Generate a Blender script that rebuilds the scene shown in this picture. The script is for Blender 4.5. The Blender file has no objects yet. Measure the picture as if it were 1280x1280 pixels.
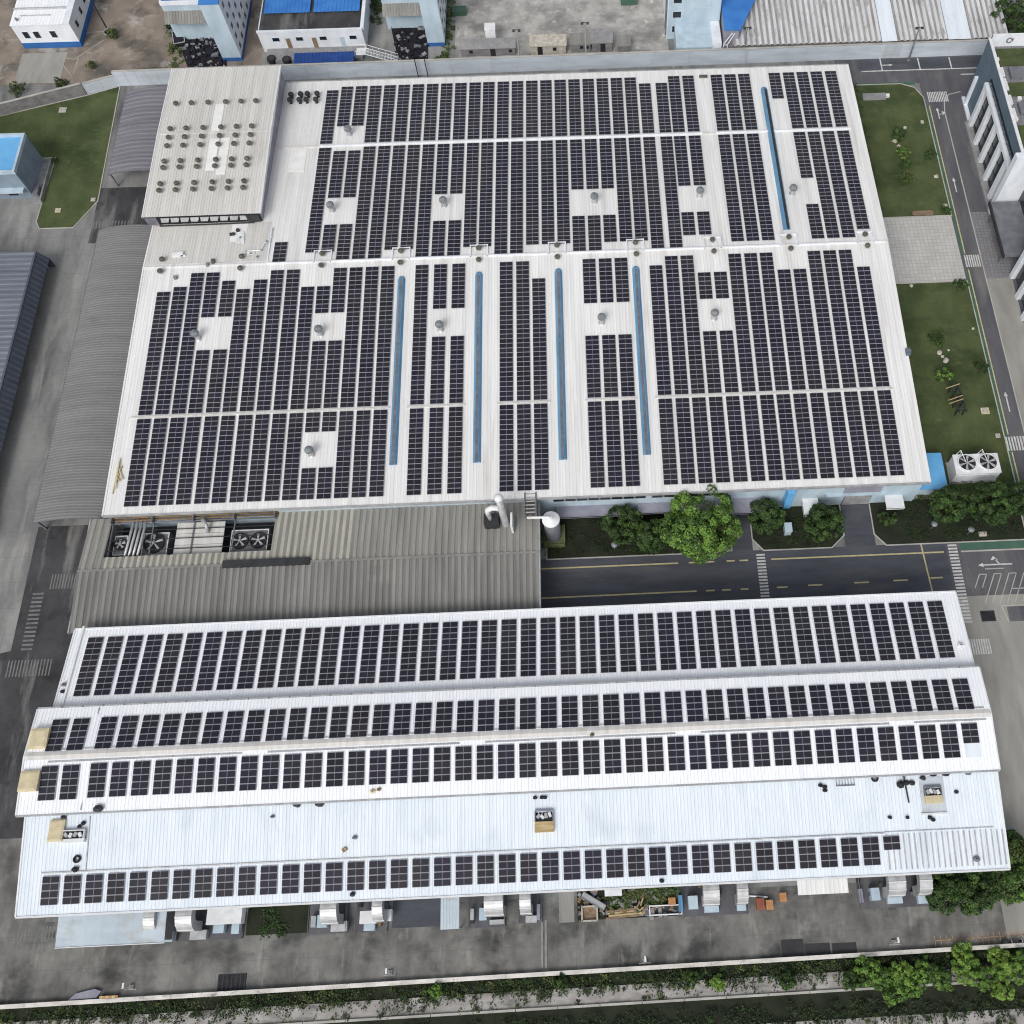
import bpy, math, random
import numpy as np
from mathutils import Matrix, Vector

# ------------------------------------------------------------------ camera, world, light
S = bpy.context.scene
YAW, PITCH, ROLL, FPX, PPX, PPY, CAMH = 0.0473, 1.14814, 0.0021, 1195.0, 776.75, 640.0, 165.0
def cam_axes():
    cy, sy = math.cos(YAW), math.sin(YAW); cp, sp = math.cos(PITCH), math.sin(PITCH)
    f = Vector((sy*cp, cy*cp, -sp)); r = Vector((cy, -sy, 0)); u = r.cross(f)
    c, s = math.cos(ROLL), math.sin(ROLL)
    return r*c + u*s, u*c - r*s, f
AX, AY, AF = cam_axes()
cam = bpy.data.cameras.new('camera'); camo = bpy.data.objects.new('camera', cam); S.collection.objects.link(camo)
camo.matrix_world = Matrix(((AX.x, AY.x, -AF.x, 0), (AX.y, AY.y, -AF.y, 0), (AX.z, AY.z, -AF.z, CAMH), (0, 0, 0, 1)))
cam.sensor_width = 36; cam.lens = 36*FPX/1280; cam.shift_x = -(PPX-640)/1280; cam.clip_start = 1; cam.clip_end = 6000
S.camera = camo
W = bpy.data.worlds.new('World'); S.world = W; W.use_nodes = True
SUN_EL, SUN_AZ = math.radians(44), math.radians(203)      # azimuth from north, clockwise
nt = W.node_tree; nt.nodes.clear()
sky = nt.nodes.new('ShaderNodeTexSky'); sky.sky_type = 'NISHITA'; sky.sun_disc = False
sky.sun_elevation = SUN_EL; sky.sun_rotation = SUN_AZ; sky.altitude = 100; sky.air_density = 1.0; sky.dust_density = 4.0; sky.ozone_density = 1.0
bg = nt.nodes.new('ShaderNodeBackground'); bg.inputs[1].default_value = 0.15
hs = nt.nodes.new('ShaderNodeHueSaturation'); hs.inputs['Saturation'].default_value = 0.28
out = nt.nodes.new('ShaderNodeOutputWorld')
nt.links.new(sky.outputs[0], hs.inputs['Color']); nt.links.new(hs.outputs[0], bg.inputs[0]); nt.links.new(bg.outputs[0], out.inputs[0])
sl = bpy.data.lights.new('sun', 'SUN'); sl.energy = 1.1; sl.angle = math.radians(26); sl.color = (1.0, 0.97, 0.92)
so = bpy.data.objects.new('sun', sl); S.collection.objects.link(so)
d = Vector((math.sin(SUN_AZ)*math.cos(SUN_EL), math.cos(SUN_AZ)*math.cos(SUN_EL), math.sin(SUN_EL)))
so.rotation_euler = d.to_track_quat('Z', 'Y').to_euler()
S.view_settings.view_transform = 'Standard'; S.view_settings.look = 'None'; S.view_settings.gamma = 1; S.view_settings.exposure = 0.0
S.view_settings.use_curve_mapping = False
S.cycles.filter_width = 1.1

# ------------------------------------------------------------------ helpers
RNG = random.Random(7)
def at(u, v, z=0.0):
    """ground (or height z) point seen at photograph position u, v"""
    d = AX*((u-PPX)/FPX) - AY*((v-PPY)/FPX) + AF
    t = (z-CAMH)/d.z
    return (d.x*t, d.y*t)
def lin(*c):
    return tuple(((x/255)/12.92 if x/255 <= 0.04045 else ((x/255+0.055)/1.055)**2.4) for x in c)
WL = {}
class MB:
    def __init__(s): s.v = []; s.f = []; s.m = []
    def add(s, vs, fs, mi=0):
        o = len(s.v); s.v += vs; s.f += [tuple(i+o for i in f) for f in fs]; s.m += [mi]*len(fs); return s
    def box(s, x0, x1, y0, y1, z0, z1, mi=0):
        return s.add([(x0,y0,z0),(x1,y0,z0),(x1,y1,z0),(x0,y1,z0),(x0,y0,z1),(x1,y0,z1),(x1,y1,z1),(x0,y1,z1)],
                     [(4,5,6,7),(0,1,5,4),(1,2,6,5),(2,3,7,6),(3,0,4,7),(3,2,1,0)], mi)
    def obox(s, c, sz, rz=0, mi=0, rx=0):
        a, b, h = sz[0]/2, sz[1]/2, sz[2]/2; m = Matrix.Rotation(rz, 3, 'Z') @ Matrix.Rotation(rx, 3, 'X'); vs = []
        for z in (-h, h):
            for x, y in ((-a,-b),(a,-b),(a,b),(-a,b)):
                p = m @ Vector((x, y, z)); vs.append((p.x+c[0], p.y+c[1], p.z+c[2]))
        return s.add(vs, [(4,5,6,7),(0,1,5,4),(1,2,6,5),(2,3,7,6),(3,0,4,7),(3,2,1,0)], mi)
    def quad(s, a, b, c, d, mi=0): return s.add([a,b,c,d], [(0,1,2,3)], mi)
    def prism(s, pts, z0, z1, mi=0, mside=None):
        n = len(pts); vs = [(p[0],p[1],z0) for p in pts]+[(p[0],p[1],z1) for p in pts]
        s.add(vs, [tuple(range(n, 2*n))], mi)
        return s.add(vs, [(i,(i+1)%n,(i+1)%n+n,i+n) for i in range(n)], mi if mside is None else mside)
    def lathe(s, x, y, prof, n=12, mi=0, fin=0):
        vs = []
        for r, z in prof:
            for k in range(n):
                rr = r*(1-fin*(k % 2)); a = 2*math.pi*k/n; vs.append((x+rr*math.cos(a), y+rr*math.sin(a), z))
        fs = [(i*n+k, i*n+(k+1)%n, (i+1)*n+(k+1)%n, (i+1)*n+k) for i in range(len(prof)-1) for k in range(n)]
        fs.append(tuple((len(prof)-1)*n+k for k in range(n)))
        return s.add(vs, fs, mi)
    def cyl(s, x, y, z0, z1, r, n=12, mi=0, r2=None): return s.lathe(x, y, [(r,z0),(r if r2 is None else r2,z1)], n, mi)
    def tube(s, pts, r, n=6, mi=0):
        P = [Vector(p) for p in pts]; vs = []
        for i, p in enumerate(P):
            t = (P[min(i+1,len(P)-1)]-P[max(i-1,0)]).normalized()
            a = t.cross(Vector((0,0,1)));
            if a.length < 1e-3: a = Vector((1,0,0))
            a.normalize(); b = t.cross(a)
            for k in range(n):
                q = p + (a*math.cos(2*math.pi*k/n)+b*math.sin(2*math.pi*k/n))*r; vs.append((q.x,q.y,q.z))
        fs = [(i*n+k, i*n+(k+1)%n, (i+1)*n+(k+1)%n, (i+1)*n+k) for i in range(len(P)-1) for k in range(n)]
        fs += [tuple(range(n-1,-1,-1)), tuple((len(P)-1)*n+k for k in range(n))]
        return s.add(vs, fs, mi)
    def corr(s, axis, a0, a1, run, pitch=0.6, h=0.05, mi=0, crest=0.3, valley=None):
        """ribbed sheet: ribs repeat along `axis` from a0 to a1 and run along the polyline run=[(b,z)..]"""
        n = max(1, round((a1-a0)/pitch)); p = (a1-a0)/n; prof = []
        for i in range(n):
            prof += [(a0+i*p, 0), (a0+(i+1-crest-0.12)*p, 0), (a0+(i+1-crest)*p, h), (a0+(i+1-0.12)*p, h)]
        prof.append((a1, 0)); m = len(run); vs = []
        for a, dz in prof:
            for b, z in run: vs.append((a,b,z+dz) if axis == 'x' else (b,a,z+dz))
        fs = [(i*m+j, (i+1)*m+j, (i+1)*m+j+1, i*m+j+1) for i in range(len(prof)-1) for j in range(m-1)]
        s.add(vs, fs, mi)
        if valley is not None:
            k = len(s.m)-len(fs)
            for i in range(0, len(prof)-1, 4):
                for j in range(m-1): s.m[k+i*(m-1)+j] = valley
        return s
    def build(s, name, mats, parent=None, smooth=False, **tags):
        if not isinstance(mats, (list, tuple)): mats = [mats]
        a = np.array(s.v); c = ((a[:,0].min()+a[:,0].max())/2, (a[:,1].min()+a[:,1].max())/2, a[:,2].min())
        me = bpy.data.meshes.new(name); me.from_pydata((a-np.array(c)).tolist(), [], s.f)
        for m in mats: me.materials.append(m)
        if len(mats) > 1: me.polygons.foreach_set('material_index', s.m)
        if smooth: me.polygons.foreach_set('use_smooth', [True]*len(s.f))
        me.update()
        return place(bpy.data.objects.new(name, me), c, parent, **tags)
def place(o, c, parent=None, **tags):
    S.collection.objects.link(o)
    if parent is not None:
        o.parent = parent; p = WL[parent.name]; o.location = (c[0]-p[0], c[1]-p[1], c[2]-p[2])
    else: o.location = c
    WL[o.name] = tuple(c)
    for k, v in tags.items():
        if v: o[k] = v
    return o
def inst(mesh, name, c, parent=None, rz=0, sc=None, **tags):
    o = place(bpy.data.objects.new(name, mesh), c, parent, **tags)
    if rz: o.rotation_euler.z = rz
    if sc: o.scale = sc if isinstance(sc, tuple) else (sc, sc, sc)
    return o
def thing(name, label, category, loc, group=None):
    return place(bpy.data.objects.new(name, None), loc, None, label=label, category=category, group=group)
def mesh_of(mb, name, mats, smooth=False):
    me = bpy.data.meshes.new(name); me.from_pydata(mb.v, [], mb.f)
    for m in mats: me.materials.append(m)
    if len(mats) > 1: me.polygons.foreach_set('material_index', mb.m)
    if smooth: me.polygons.foreach_set('use_smooth', [True]*len(mb.f))
    me.update(); return me

# ------------------------------------------------------------------ materials
def mat(name, c1, c2=None, scale=(0.3,0.3,0.3), rough=0.7, metal=0.0, c3=None, s3=(0.05,0.05,0.05), t3=(0.5,0.7), fine=0.0, fs=4.0, bump=0.0, spec=0.3, orand=0.0, lo=0.35, hi=0.65, detail=5, joints=None, c4=None, s4=(1,1,1), t4=(0.55,0.7)):
    m = bpy.data.materials.new(name); m.use_nodes = True; n = m.node_tree.nodes; L = m.node_tree.links
    b = n['Principled BSDF']; b.inputs['Roughness'].default_value = rough; b.inputs['Metallic'].default_value = metal
    b.inputs['Specular IOR Level'].default_value = spec
    geo = n.new('ShaderNodeNewGeometry'); cur = None
    def noise(sc, det=detail, ns=1.0):
        mp = n.new('ShaderNodeMapping'); mp.inputs['Scale'].default_value = sc; L.new(geo.outputs['Position'], mp.inputs['Vector'])
        t = n.new('ShaderNodeTexNoise'); t.inputs['Scale'].default_value = ns; t.inputs['Detail'].default_value = det; t.inputs['Roughness'].default_value = 0.6
        L.new(mp.outputs[0], t.inputs['Vector']); return t.outputs['Fac']
    def ramp(fac, a, bb):
        r = n.new('ShaderNodeMapRange'); r.inputs['From Min'].default_value = a; r.inputs['From Max'].default_value = bb; L.new(fac, r.inputs['Value']); return r.outputs[0]
    def mix(fac, A, B, mode='MIX'):
        x = n.new('ShaderNodeMix'); x.data_type = 'RGBA'; x.blend_type = mode
        if isinstance(fac, float): x.inputs[0].default_value = fac
        else: L.new(fac, x.inputs[0])
        for i, q in ((6, A), (7, B)):
            if isinstance(q, tuple): x.inputs[i].default_value = (*q, 1)
            else: L.new(q, x.inputs[i])
        return x.outputs[2]
    if c2 is None: c2 = tuple(x*0.82 for x in c1)
    cur = mix(ramp(noise(scale), lo, hi), c1, c2)
    if c3: cur = mix(ramp(noise(s3), *t3), cur, c3)
    if c4: cur = mix(ramp(noise(s4), *t4), cur, c4)
    if joints:
        tb = n.new('ShaderNodeTexBrick'); tb.offset = 0.0; tb.inputs['Scale'].default_value = 1; tb.inputs['Brick Width'].default_value = joints[0]; tb.inputs['Row Height'].default_value = joints[1]; tb.inputs['Mortar Size'].default_value = 0.05; tb.inputs['Mortar Smooth'].default_value = 0.3
        L.new(geo.outputs['Position'], tb.inputs['Vector']); q = n.new('ShaderNodeMath'); q.operation = 'MULTIPLY'; q.inputs[1].default_value = joints[2]; L.new(tb.outputs['Fac'], q.inputs[0]); cur = mix(q.outputs[0], cur, tuple(x*0.45 for x in c1))
    if fine > 0:
        r = n.new('ShaderNodeMapRange'); r.inputs['To Min'].default_value = 1-fine; r.inputs['To Max'].default_value = 1+fine
        L.new(noise((fs,fs,fs), 3), r.inputs['Value'])
        v = n.new('ShaderNodeVectorMath'); v.operation = 'SCALE'; L.new(cur, v.inputs[0]); L.new(r.outputs[0], v.inputs['Scale']); cur = v.outputs[0]
    if orand > 0:
        oi = n.new('ShaderNodeObjectInfo'); r = n.new('ShaderNodeMapRange'); r.inputs['To Min'].default_value = 1-orand; r.inputs['To Max'].default_value = 1+orand
        L.new(oi.outputs['Random'], r.inputs['Value'])
        v = n.new('ShaderNodeVectorMath'); v.operation = 'SCALE'; L.new(cur, v.inputs[0]); L.new(r.outputs[0], v.inputs['Scale']); cur = v.outputs[0]
    L.new(cur, b.inputs['Base Color'])
    if bump > 0:
        bp = n.new('ShaderNodeBump'); bp.inputs['Strength'].default_value = bump; bp.inputs['Distance'].default_value = 0.2
        L.new(noise((3,3,3), 4), bp.inputs['Height']); L.new(bp.outputs[0], b.inputs['Normal'])
    return m
M = {}
M['roof_white'] = mat('white_roof_sheet', lin(231,231,230), lin(215,214,213), (1.1,0.035,0.3), 0.55, c3=lin(190,186,180), s3=(0.5,0.03,0.1), t3=(0.56,0.8), fine=0.03, fs=2.0)
M['roof_low'] = mat('bright_white_roof_sheet', lin(244,246,249), lin(234,237,243), (1.2,0.05,0.3), 0.5, c3=lin(218,222,228), s3=(0.4,0.06,0.1), t3=(0.62,0.9), fine=0.03, fs=2.0)
M['roof_bluish'] = mat('pale_blue_white_roof_sheet', lin(226,233,240), lin(212,222,231), (0.9,0.06,0.3), 0.5, c3=lin(196,207,217), s3=(0.16,0.1,0.1), t3=(0.55,0.8), fine=0.03)
M['roof_vented'] = mat('dusty_white_roof_sheet', lin(214,212,208), lin(196,194,190), (1.0,0.04,0.3), 0.6, c3=lin(176,174,168), s3=(0.3,0.05,0.1), t3=(0.6,0.8), fine=0.05)
M['skylight'] = mat('translucent_white_sheet', lin(238,238,236), lin(226,226,224), (0.5,0.5,0.5), 0.35)
M['roof_grey'] = mat('grey_corrugated_sheet', lin(140,139,135), lin(120,119,116), (0.6,0.06,0.3), 0.7, c3=lin(152,150,142), s3=(0.045,0.09,0.1), t3=(0.6,0.8), fine=0.12, fs=1.5)
M['shed_grey'] = mat('grey_weathered_sheet', lin(128,128,128), lin(116,116,117), (0.06,0.6,0.3), 0.75, c3=lin(98,98,98), s3=(0.1,0.2,0.1), t3=(0.62,0.8), fine=0.06)
M['shed_violet'] = mat('violet_grey_sheet', lin(126,124,131), lin(108,107,114), (0.08,0.8,0.3), 0.75, fine=0.06)
M['shed_blue'] = mat('slate_blue_sheet', lin(118,123,134), lin(98,103,115), (0.05,0.6,0.3), 0.75, fine=0.06)
M['shed_wall'] = mat('dark_slate_sheet', lin(88,94,106), lin(74,80,92), (0.6,0.6,0.3), 0.75)
M['wall_blue'] = mat('pale_blue_paint', lin(186,203,214), lin(165,183,195), (0.4,0.4,0.15), 0.7, fine=0.05)
M['wall_white'] = mat('white_paint_wall', lin(228,232,237), lin(210,215,222), (0.4,0.4,0.2), 0.7, fine=0.04)
M['wall_grey'] = mat('grey_concrete_wall', lin(140,138,138), lin(112,111,112), (0.5,0.5,0.8), 0.85, fine=0.1)
M['wall_violet'] = mat('grey_violet_wall_sheet', lin(150,150,162), lin(132,132,146), (0.5,0.5,0.3), 0.7)
M['wall_perim'] = mat('pale_perimeter_wall_paint', lin(196,205,214), lin(176,184,192), (0.12,0.12,0.6), 0.8, c3=lin(160,163,166), s3=(0.3,0.3,0.05), t3=(0.55,0.8), fine=0.06)
M['wall_slate'] = mat('grey_blue_house_paint', lin(136,150,164), lin(120,134,148), (0.5,0.5,0.3), 0.7)
M['facade_slate'] = mat('slate_blue_cladding', lin(98,116,130), lin(88,104,118), (0.4,0.4,0.4), 0.6)
M['glass'] = mat('dark_window_glass', lin(34,40,48), lin(24,30,38), (0.5,0.5,0.5), 0.15, spec=0.6)
M['asphalt'] = mat('dark_asphalt', lin(86,88,96), lin(70,72,80), (0.09,0.4,0.3), 0.85, c3=lin(98,98,100), s3=(0.05,0.25,0.1), t3=(0.55,0.75), fine=0.16, fs=2, detail=8)
M['patch'] = mat('fresh_dark_asphalt', lin(64,64,67), lin(52,52,55), (0.4,0.4,0.3), 0.85, fine=0.12)
M['asphalt_mid'] = mat('worn_asphalt', lin(100,100,104), lin(82,82,88), (0.4,0.07,0.3), 0.85, c3=lin(120,118,115), s3=(0.2,0.05,0.1), t3=(0.54,0.75), fine=0.14, fs=2, detail=8)
M['asphalt_w'] = mat('stained_asphalt', lin(78,78,80), lin(54,54,57), (0.16,0.1,0.3), 0.85, c3=lin(118,117,115), s3=(0.3,0.045,0.1), t3=(0.54,0.68), fine=0.2, fs=1.2, detail=8, c4=lin(46,46,49), s4=(0.2,0.2,0.1), t4=(0.57,0.7))
M['concrete_w'] = mat('worn_concrete', lin(146,146,144), lin(116,116,116), (0.1,0.045,0.3), 0.85, c3=lin(88,88,89), s3=(0.16,0.04,0.1), t3=(0.5,0.72), fine=0.16, fs=1.0, detail=8, joints=(6.0,5.0,.5), c4=lin(166,165,160), s4=(0.3,0.05,0.1), t4=(0.56,0.8))
M['concrete_s'] = mat('dark_stained_concrete', lin(134,133,129), lin(92,91,89), (0.22,0.13,0.3), 0.88, c3=lin(66,66,66), s3=(0.12,0.16,0.1), t3=(0.5,0.66), fine=0.22, fs=0.8, detail=9, joints=(7.0,5.0,.45), c4=lin(156,154,149), s4=(0.4,0.12,0.1), t4=(0.57,0.78))
M['concrete_n'] = mat('rough_light_concrete', lin(182,180,176), lin(146,144,141), (0.3,0.3,0.3), 0.9, c3=lin(112,111,110), s3=(0.1,0.14,0.1), t3=(0.5,0.68), fine=0.22, fs=0.7, detail=9, c4=lin(204,202,197), s4=(0.5,0.4,0.1), t4=(0.58,0.74))
M['concrete_e'] = mat('pale_road_concrete', lin(160,158,152), lin(140,138,133), (0.3,0.08,0.3), 0.85, c3=lin(122,121,117), s3=(0.25,0.04,0.1), t3=(0.55,0.75), fine=0.08)
M['concrete_bank'] = mat('weathered_bank_concrete', lin(176,172,170), lin(140,137,134), (0.2,0.5,0.4), 0.9, c3=lin(98,98,92), s3=(0.15,0.4,0.1), t3=(0.52,0.7), fine=0.18, fs=1.2)
M['plinth'] = mat('concrete_plinth', lin(150,150,150), lin(128,128,130), (0.6,0.6,0.6), 0.85)
M['kerb'] = mat('pale_kerb_stone', lin(186,184,178), lin(160,158,152), (0.3,0.3,0.3), 0.85)
M['white_kerb'] = mat('white_painted_parapet', lin(226,222,216), lin(190,186,180), (0.4,0.9,0.5), 0.8, c3=lin(130,128,122), s3=(0.5,0.8,0.3), t3=(0.6,0.75))
M['dirt'] = mat('brown_bare_soil', lin(150,138,126), lin(122,112,103), (0.2,0.2,0.3), 0.95, c3=lin(92,89,83), s3=(0.12,0.12,0.1), t3=(0.48,0.62), fine=0.24, fs=0.8, bump=0.4, detail=9, c4=lin(172,168,160), s4=(0.16,0.2,0.1), t4=(0.56,0.7))
M['grass'] = mat('mown_grass', lin(85,95,60), lin(67,78,47), (0.22,0.16,0.3), 0.95, c3=lin(54,67,39), s3=(0.09,0.12,0.1), t3=(0.5,0.66), fine=0.22, fs=2.0, detail=8, c4=lin(106,106,72), s4=(0.25,0.4,0.1), t4=(0.6,0.8), bump=0.4)
M['soil_dark'] = mat('dark_planted_soil', lin(46,50,36), lin(34,38,28), (0.3,0.3,0.3), 0.95, fine=0.2, fs=2)
M['white_paint'] = mat('white_road_paint', lin(214,214,212), lin(178,178,176), (1.2,1.2,1.2), 0.8)
M['faint_paint'] = mat('worn_white_road_paint', lin(128,128,127), lin(102,102,102), (0.7,0.7,1.2), 0.85)
M['yellow_paint'] = mat('faded_yellow_road_paint', lin(206,194,148), lin(176,166,128), (0.9,0.9,1), 0.8)
M['orange_paint'] = mat('faded_orange_paint', lin(178,142,108), lin(150,122,98), (0.9,0.9,1), 0.8)
M['green_lane'] = mat('green_lane_paint', lin(76,108,94), lin(64,92,80), (0.4,0.2,0.3), 0.85)
M['blue_metal'] = mat('blue_ventilator_paint', lin(104,150,184), lin(84,130,166), (1.2,0.15,0.6), 0.55, c3=lin(128,150,164), s3=(1.5,0.4,1), t3=(0.55,0.75), fine=0.1)
M['lean_blue'] = mat('pale_blue_grey_sheet', lin(192,203,211), lin(172,185,195), (0.12,0.25,0.3), 0.5, c3=lin(168,168,164), s3=(0.2,0.4,0.1), t3=(0.52,0.72), fine=0.05)
M['blue_roof'] = mat('blue_roof_sheet', lin(112,178,226), lin(100,166,216), (0.3,0.3,0.3), 0.5)
M['blue_strong'] = mat('strong_blue_sheet', lin(66,130,200), lin(52,112,186), (0.3,0.3,0.3), 0.5)
M['blue_dark'] = mat('deep_blue_tarpaulin', lin(42,76,142), lin(34,62,124), (0.4,0.4,0.4), 0.5)
M['blue_base'] = mat('blue_base_paint', lin(54,106,170), lin(46,92,152), (0.4,0.4,0.4), 0.6)
M['glass_soft'] = mat('soft_grey_window_glass', lin(104,116,130), lin(84,96,110), (0.5,0.5,0.5), 0.2, spec=0.6)
M['steel'] = mat('galvanised_steel', lin(196,197,197), lin(166,167,169), (0.7,0.7,0.5), 0.42, metal=0.35, fine=0.05)
M['steel_white'] = mat('white_enamel_steel', lin(230,231,232), lin(212,214,216), (0.6,0.6,0.5), 0.45)
M['steel_mid'] = mat('grey_painted_steel', lin(120,122,128), lin(100,102,108), (0.6,0.6,0.6), 0.6)
M['steel_dark'] = mat('dark_steel', lin(58,60,62), lin(44,46,48), (0.8,0.8,0.8), 0.55)
M['vent_metal'] = mat('weathered_vent_metal', lin(112,112,100), lin(74,74,66), (2,2,2), 0.5, metal=0.2)
M['vent_grey'] = mat('grey_vent_metal', lin(140,145,148), lin(112,118,122), (1.5,1.5,1.5), 0.5, metal=0.2)
M['black'] = mat('black_rubber', lin(48,48,53), lin(34,34,39), (1,1,1), 0.8)
M['black_net'] = mat('black_sheeting', lin(36,36,44), lin(22,22,28), (0.5,0.5,0.5), 0.7, fine=0.2, fs=2)
M['frame'] = mat('aluminium_panel_frame', lin(160,160,168), lin(146,146,155), (0.5,0.5,0.5), 0.45)
M['cell'] = mat('dark_solar_cells', lin(37,36,49), lin(43,42,46), (0.12,0.05,0.1), 0.13, spec=0.36, orand=0.26, lo=0.42, hi=0.6)
M['busbar'] = mat('panel_centre_strip', lin(120,120,132), lin(108,108,120), (0.5,0.5,0.5), 0.4)
M['rust'] = mat('rusty_brown_pipe', lin(142,112,78), lin(104,92,74), (0.8,0.8,0.8), 0.7)
M['beige'] = mat('beige_cover', lin(212,200,168), lin(192,180,148), (0.9,0.9,0.9), 0.7)
M['wood'] = mat('pale_timber', lin(196,176,134), lin(160,138,100), (0.5,2,1), 0.8)
M['wood_brown'] = mat('brown_timber', lin(146,126,104), lin(120,100,82), (0.8,2,1), 0.8)
M['orange'] = mat('orange_crate_paint', lin(196,146,98), lin(176,122,82), (1.5,1.5,1.5), 0.7)
M['redbrown'] = mat('brick_red_crate_paint', lin(158,96,76), lin(140,84,68), (1.5,1.5,1.5), 0.7)
M['bark'] = mat('tree_bark', lin(92,80,66), lin(70,60,50), (2,2,0.5), 0.9)
M['rock'] = mat('pale_rock', lin(196,190,178), lin(160,154,144), (1.5,1.5,1.5), 0.9)
M['moss'] = mat('mossy_concrete', lin(120,126,84), lin(92,98,66), (1,1,1), 0.9)
M['red_mark'] = mat('red_paint', lin(176,74,70), lin(160,66,62), (1,1,1), 0.6)
for k, a, b in (('leaf_dark',(58,80,40),(44,64,32)), ('leaf_mid',(78,104,50),(60,84,40)), ('leaf_bright',(116,150,68),(94,128,54)), ('leaf_fresh',(136,164,76),(112,142,62)), ('leaf_olive',(96,106,60),(78,88,48)), ('leaf_deep',(46,60,36),(34,46,28))):
    M[k] = mat(k, lin(*a), lin(*b), (0.8,0.8,0.8), 0.6, fine=0.12, fs=1.5)

# pavers: a fine joint grid in the material, the slabs are about 3 pixels across
def grid_mat(name, c1, c2, cm, w, h, mortar=0.06):
    m = bpy.data.materials.new(name); m.use_nodes = True; n = m.node_tree.nodes; L = m.node_tree.links
    b = n['Principled BSDF']; b.inputs['Roughness'].default_value = 0.85
    g = n.new('ShaderNodeNewGeometry'); t = n.new('ShaderNodeTexBrick'); t.offset = 0.0; t.inputs['Scale'].default_value = 1
    t.inputs['Brick Width'].default_value = w; t.inputs['Row Height'].default_value = h; t.inputs['Mortar Size'].default_value = mortar
    t.inputs['Color1'].default_value = (*c1,1); t.inputs['Color2'].default_value = (*c2,1); t.inputs['Mortar'].default_value = (*cm,1)
    L.new(g.outputs['Position'], t.inputs['Vector'])
    z = n.new('ShaderNodeTexNoise'); z.inputs['Scale'].default_value = 0.25; z.inputs['Detail'].default_value = 5; L.new(g.outputs['Position'], z.inputs['Vector'])
    r = n.new('ShaderNodeMapRange'); r.inputs['To Min'].default_value = 0.8; r.inputs['To Max'].default_value = 1.15; L.new(z.outputs['Fac'], r.inputs['Value'])
    v = n.new('ShaderNodeVectorMath'); v.operation = 'SCALE'; L.new(t.outputs['Color'], v.inputs[0]); L.new(r.outputs[0], v.inputs['Scale'])
    L.new(v.outputs[0], b.inputs['Base Color']); return m
M['pavers'] = grid_mat('pale_paving_slabs', lin(192,190,186), lin(182,180,176), lin(160,158,154), 0.9, 0.9, 0.05)
M['pavers_grey'] = grid_mat('grey_paving_slabs', lin(134,133,136), lin(124,123,127), lin(106,105,108), 0.8, 0.8, 0.05)

# ------------------------------------------------------------------ ground, roads, markings (setting)
def sheet(name, pts, z, m, label, thick=0.0, cat='ground'):
    b = MB()
    if thick: b.prism(pts, z-thick, z)
    else: b.add([(p[0],p[1],z) for p in pts], [tuple(range(len(pts)))])
    return b.build(name, m, kind='structure', label=label)
def rect(x0, x1, y0, y1): return [(x0,y0),(x1,y0),(x1,y1),(x0,y1)]
sheet('ground', [(-1600,-5.1-.00938*1470),(1600,-5.1+.00938*1730),(1600,2200),(-1600,2200)], 0.0, M['concrete_w'], 'worn grey concrete ground around the factory buildings')
sheet('yard', rect(-300,-77.5,191.2,420), 0.008, M['dirt'], 'bare brown soil yard behind the perimeter wall')
sheet('alley', rect(-77.5,-31.2,191.2,420), 0.008, M['concrete_w'], 'grey alley ground between the blue roofed sheds')
sheet('concrete_yard', rect(-31.2,20.5,191.2,420), 0.008, M['concrete_n'], 'rough pale concrete yard behind the perimeter wall')
sheet('apron', [(-160,-5.38),(120,-2.76),(120,7),(-91,7),(-91,20),(-160,20)], 0.004, M['concrete_s'], 'dark stained concrete apron south of the low building')
sheet('side_road', [(-160,20),(-91.5,20),(-91.5,76),(-106,76),(-106,52),(-160,40)], 0.008, M['asphalt_w'], 'stained dark road left of the low white building')
sheet('gate_ground', rect(-109,-89,143,158.5), 0.008, M['asphalt_w'], 'dark paved gap between the two grey sheds')
sheet('road', rect(-12.5,63.5,52,65.2), 0.008, M['asphalt'], 'dark asphalt road between the two solar roofed buildings')
sheet('road', [(63.5,54.5),(63.5,65.2),(79.2,65.2),(79.2,182.4),(67,182.4),(60,182.4),(60,191),(130,191),(130,54.5)], 0.008, M['asphalt_mid'], 'worn grey road running along the east lawns')
sheet('parking_bay', rect(65.5,98,186.8,190.6), 0.010, M['asphalt'], 'dark asphalt parking bays below the perimeter wall')
sheet('driveway', rect(44.9,50.6,65.2,73.9), 0.012, M['asphalt'], 'short dark driveway up to the loading door')
sheet('driveway', rect(23.8,27.6,65.2,73.9), 0.012, M['asphalt'], 'narrow dark driveway beside the big round tree')
sheet('junction', rect(61.0,120,-2.9,54.5), 0.008, M['concrete_e'], 'pale concrete road east of the low white building')
sheet('parking', rect(83.6,89,143,181.5), 0.012, M['asphalt_mid'], 'grey paved strip below the office facade')
sheet('forecourt', rect(83.6,100,125,143), 0.014, M['pavers_grey'], 'grey paved forecourt under the office canopy')
sheet('pavement', rect(83.6,89,60,125), 0.012, M['concrete_e'], 'pale pavement below the second office facade')
sheet('plaza', rect(59.5,79.2,124.6,142.2), 0.02, M['pavers'], 'pale square paved plaza between the two lawns')
sheet('path', rect(53.4,55.4,65.2,73.9), 0.03, M['concrete_e'], 'narrow concrete path to the side door')
def corner(x0,x1,y0,y1,cut): return [(x0,y0),(x1,y0),(x1,y1-cut),(x1-cut*0.35,y1-cut*0.3),(x1-cut,y1),(x0,y1)]
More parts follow.
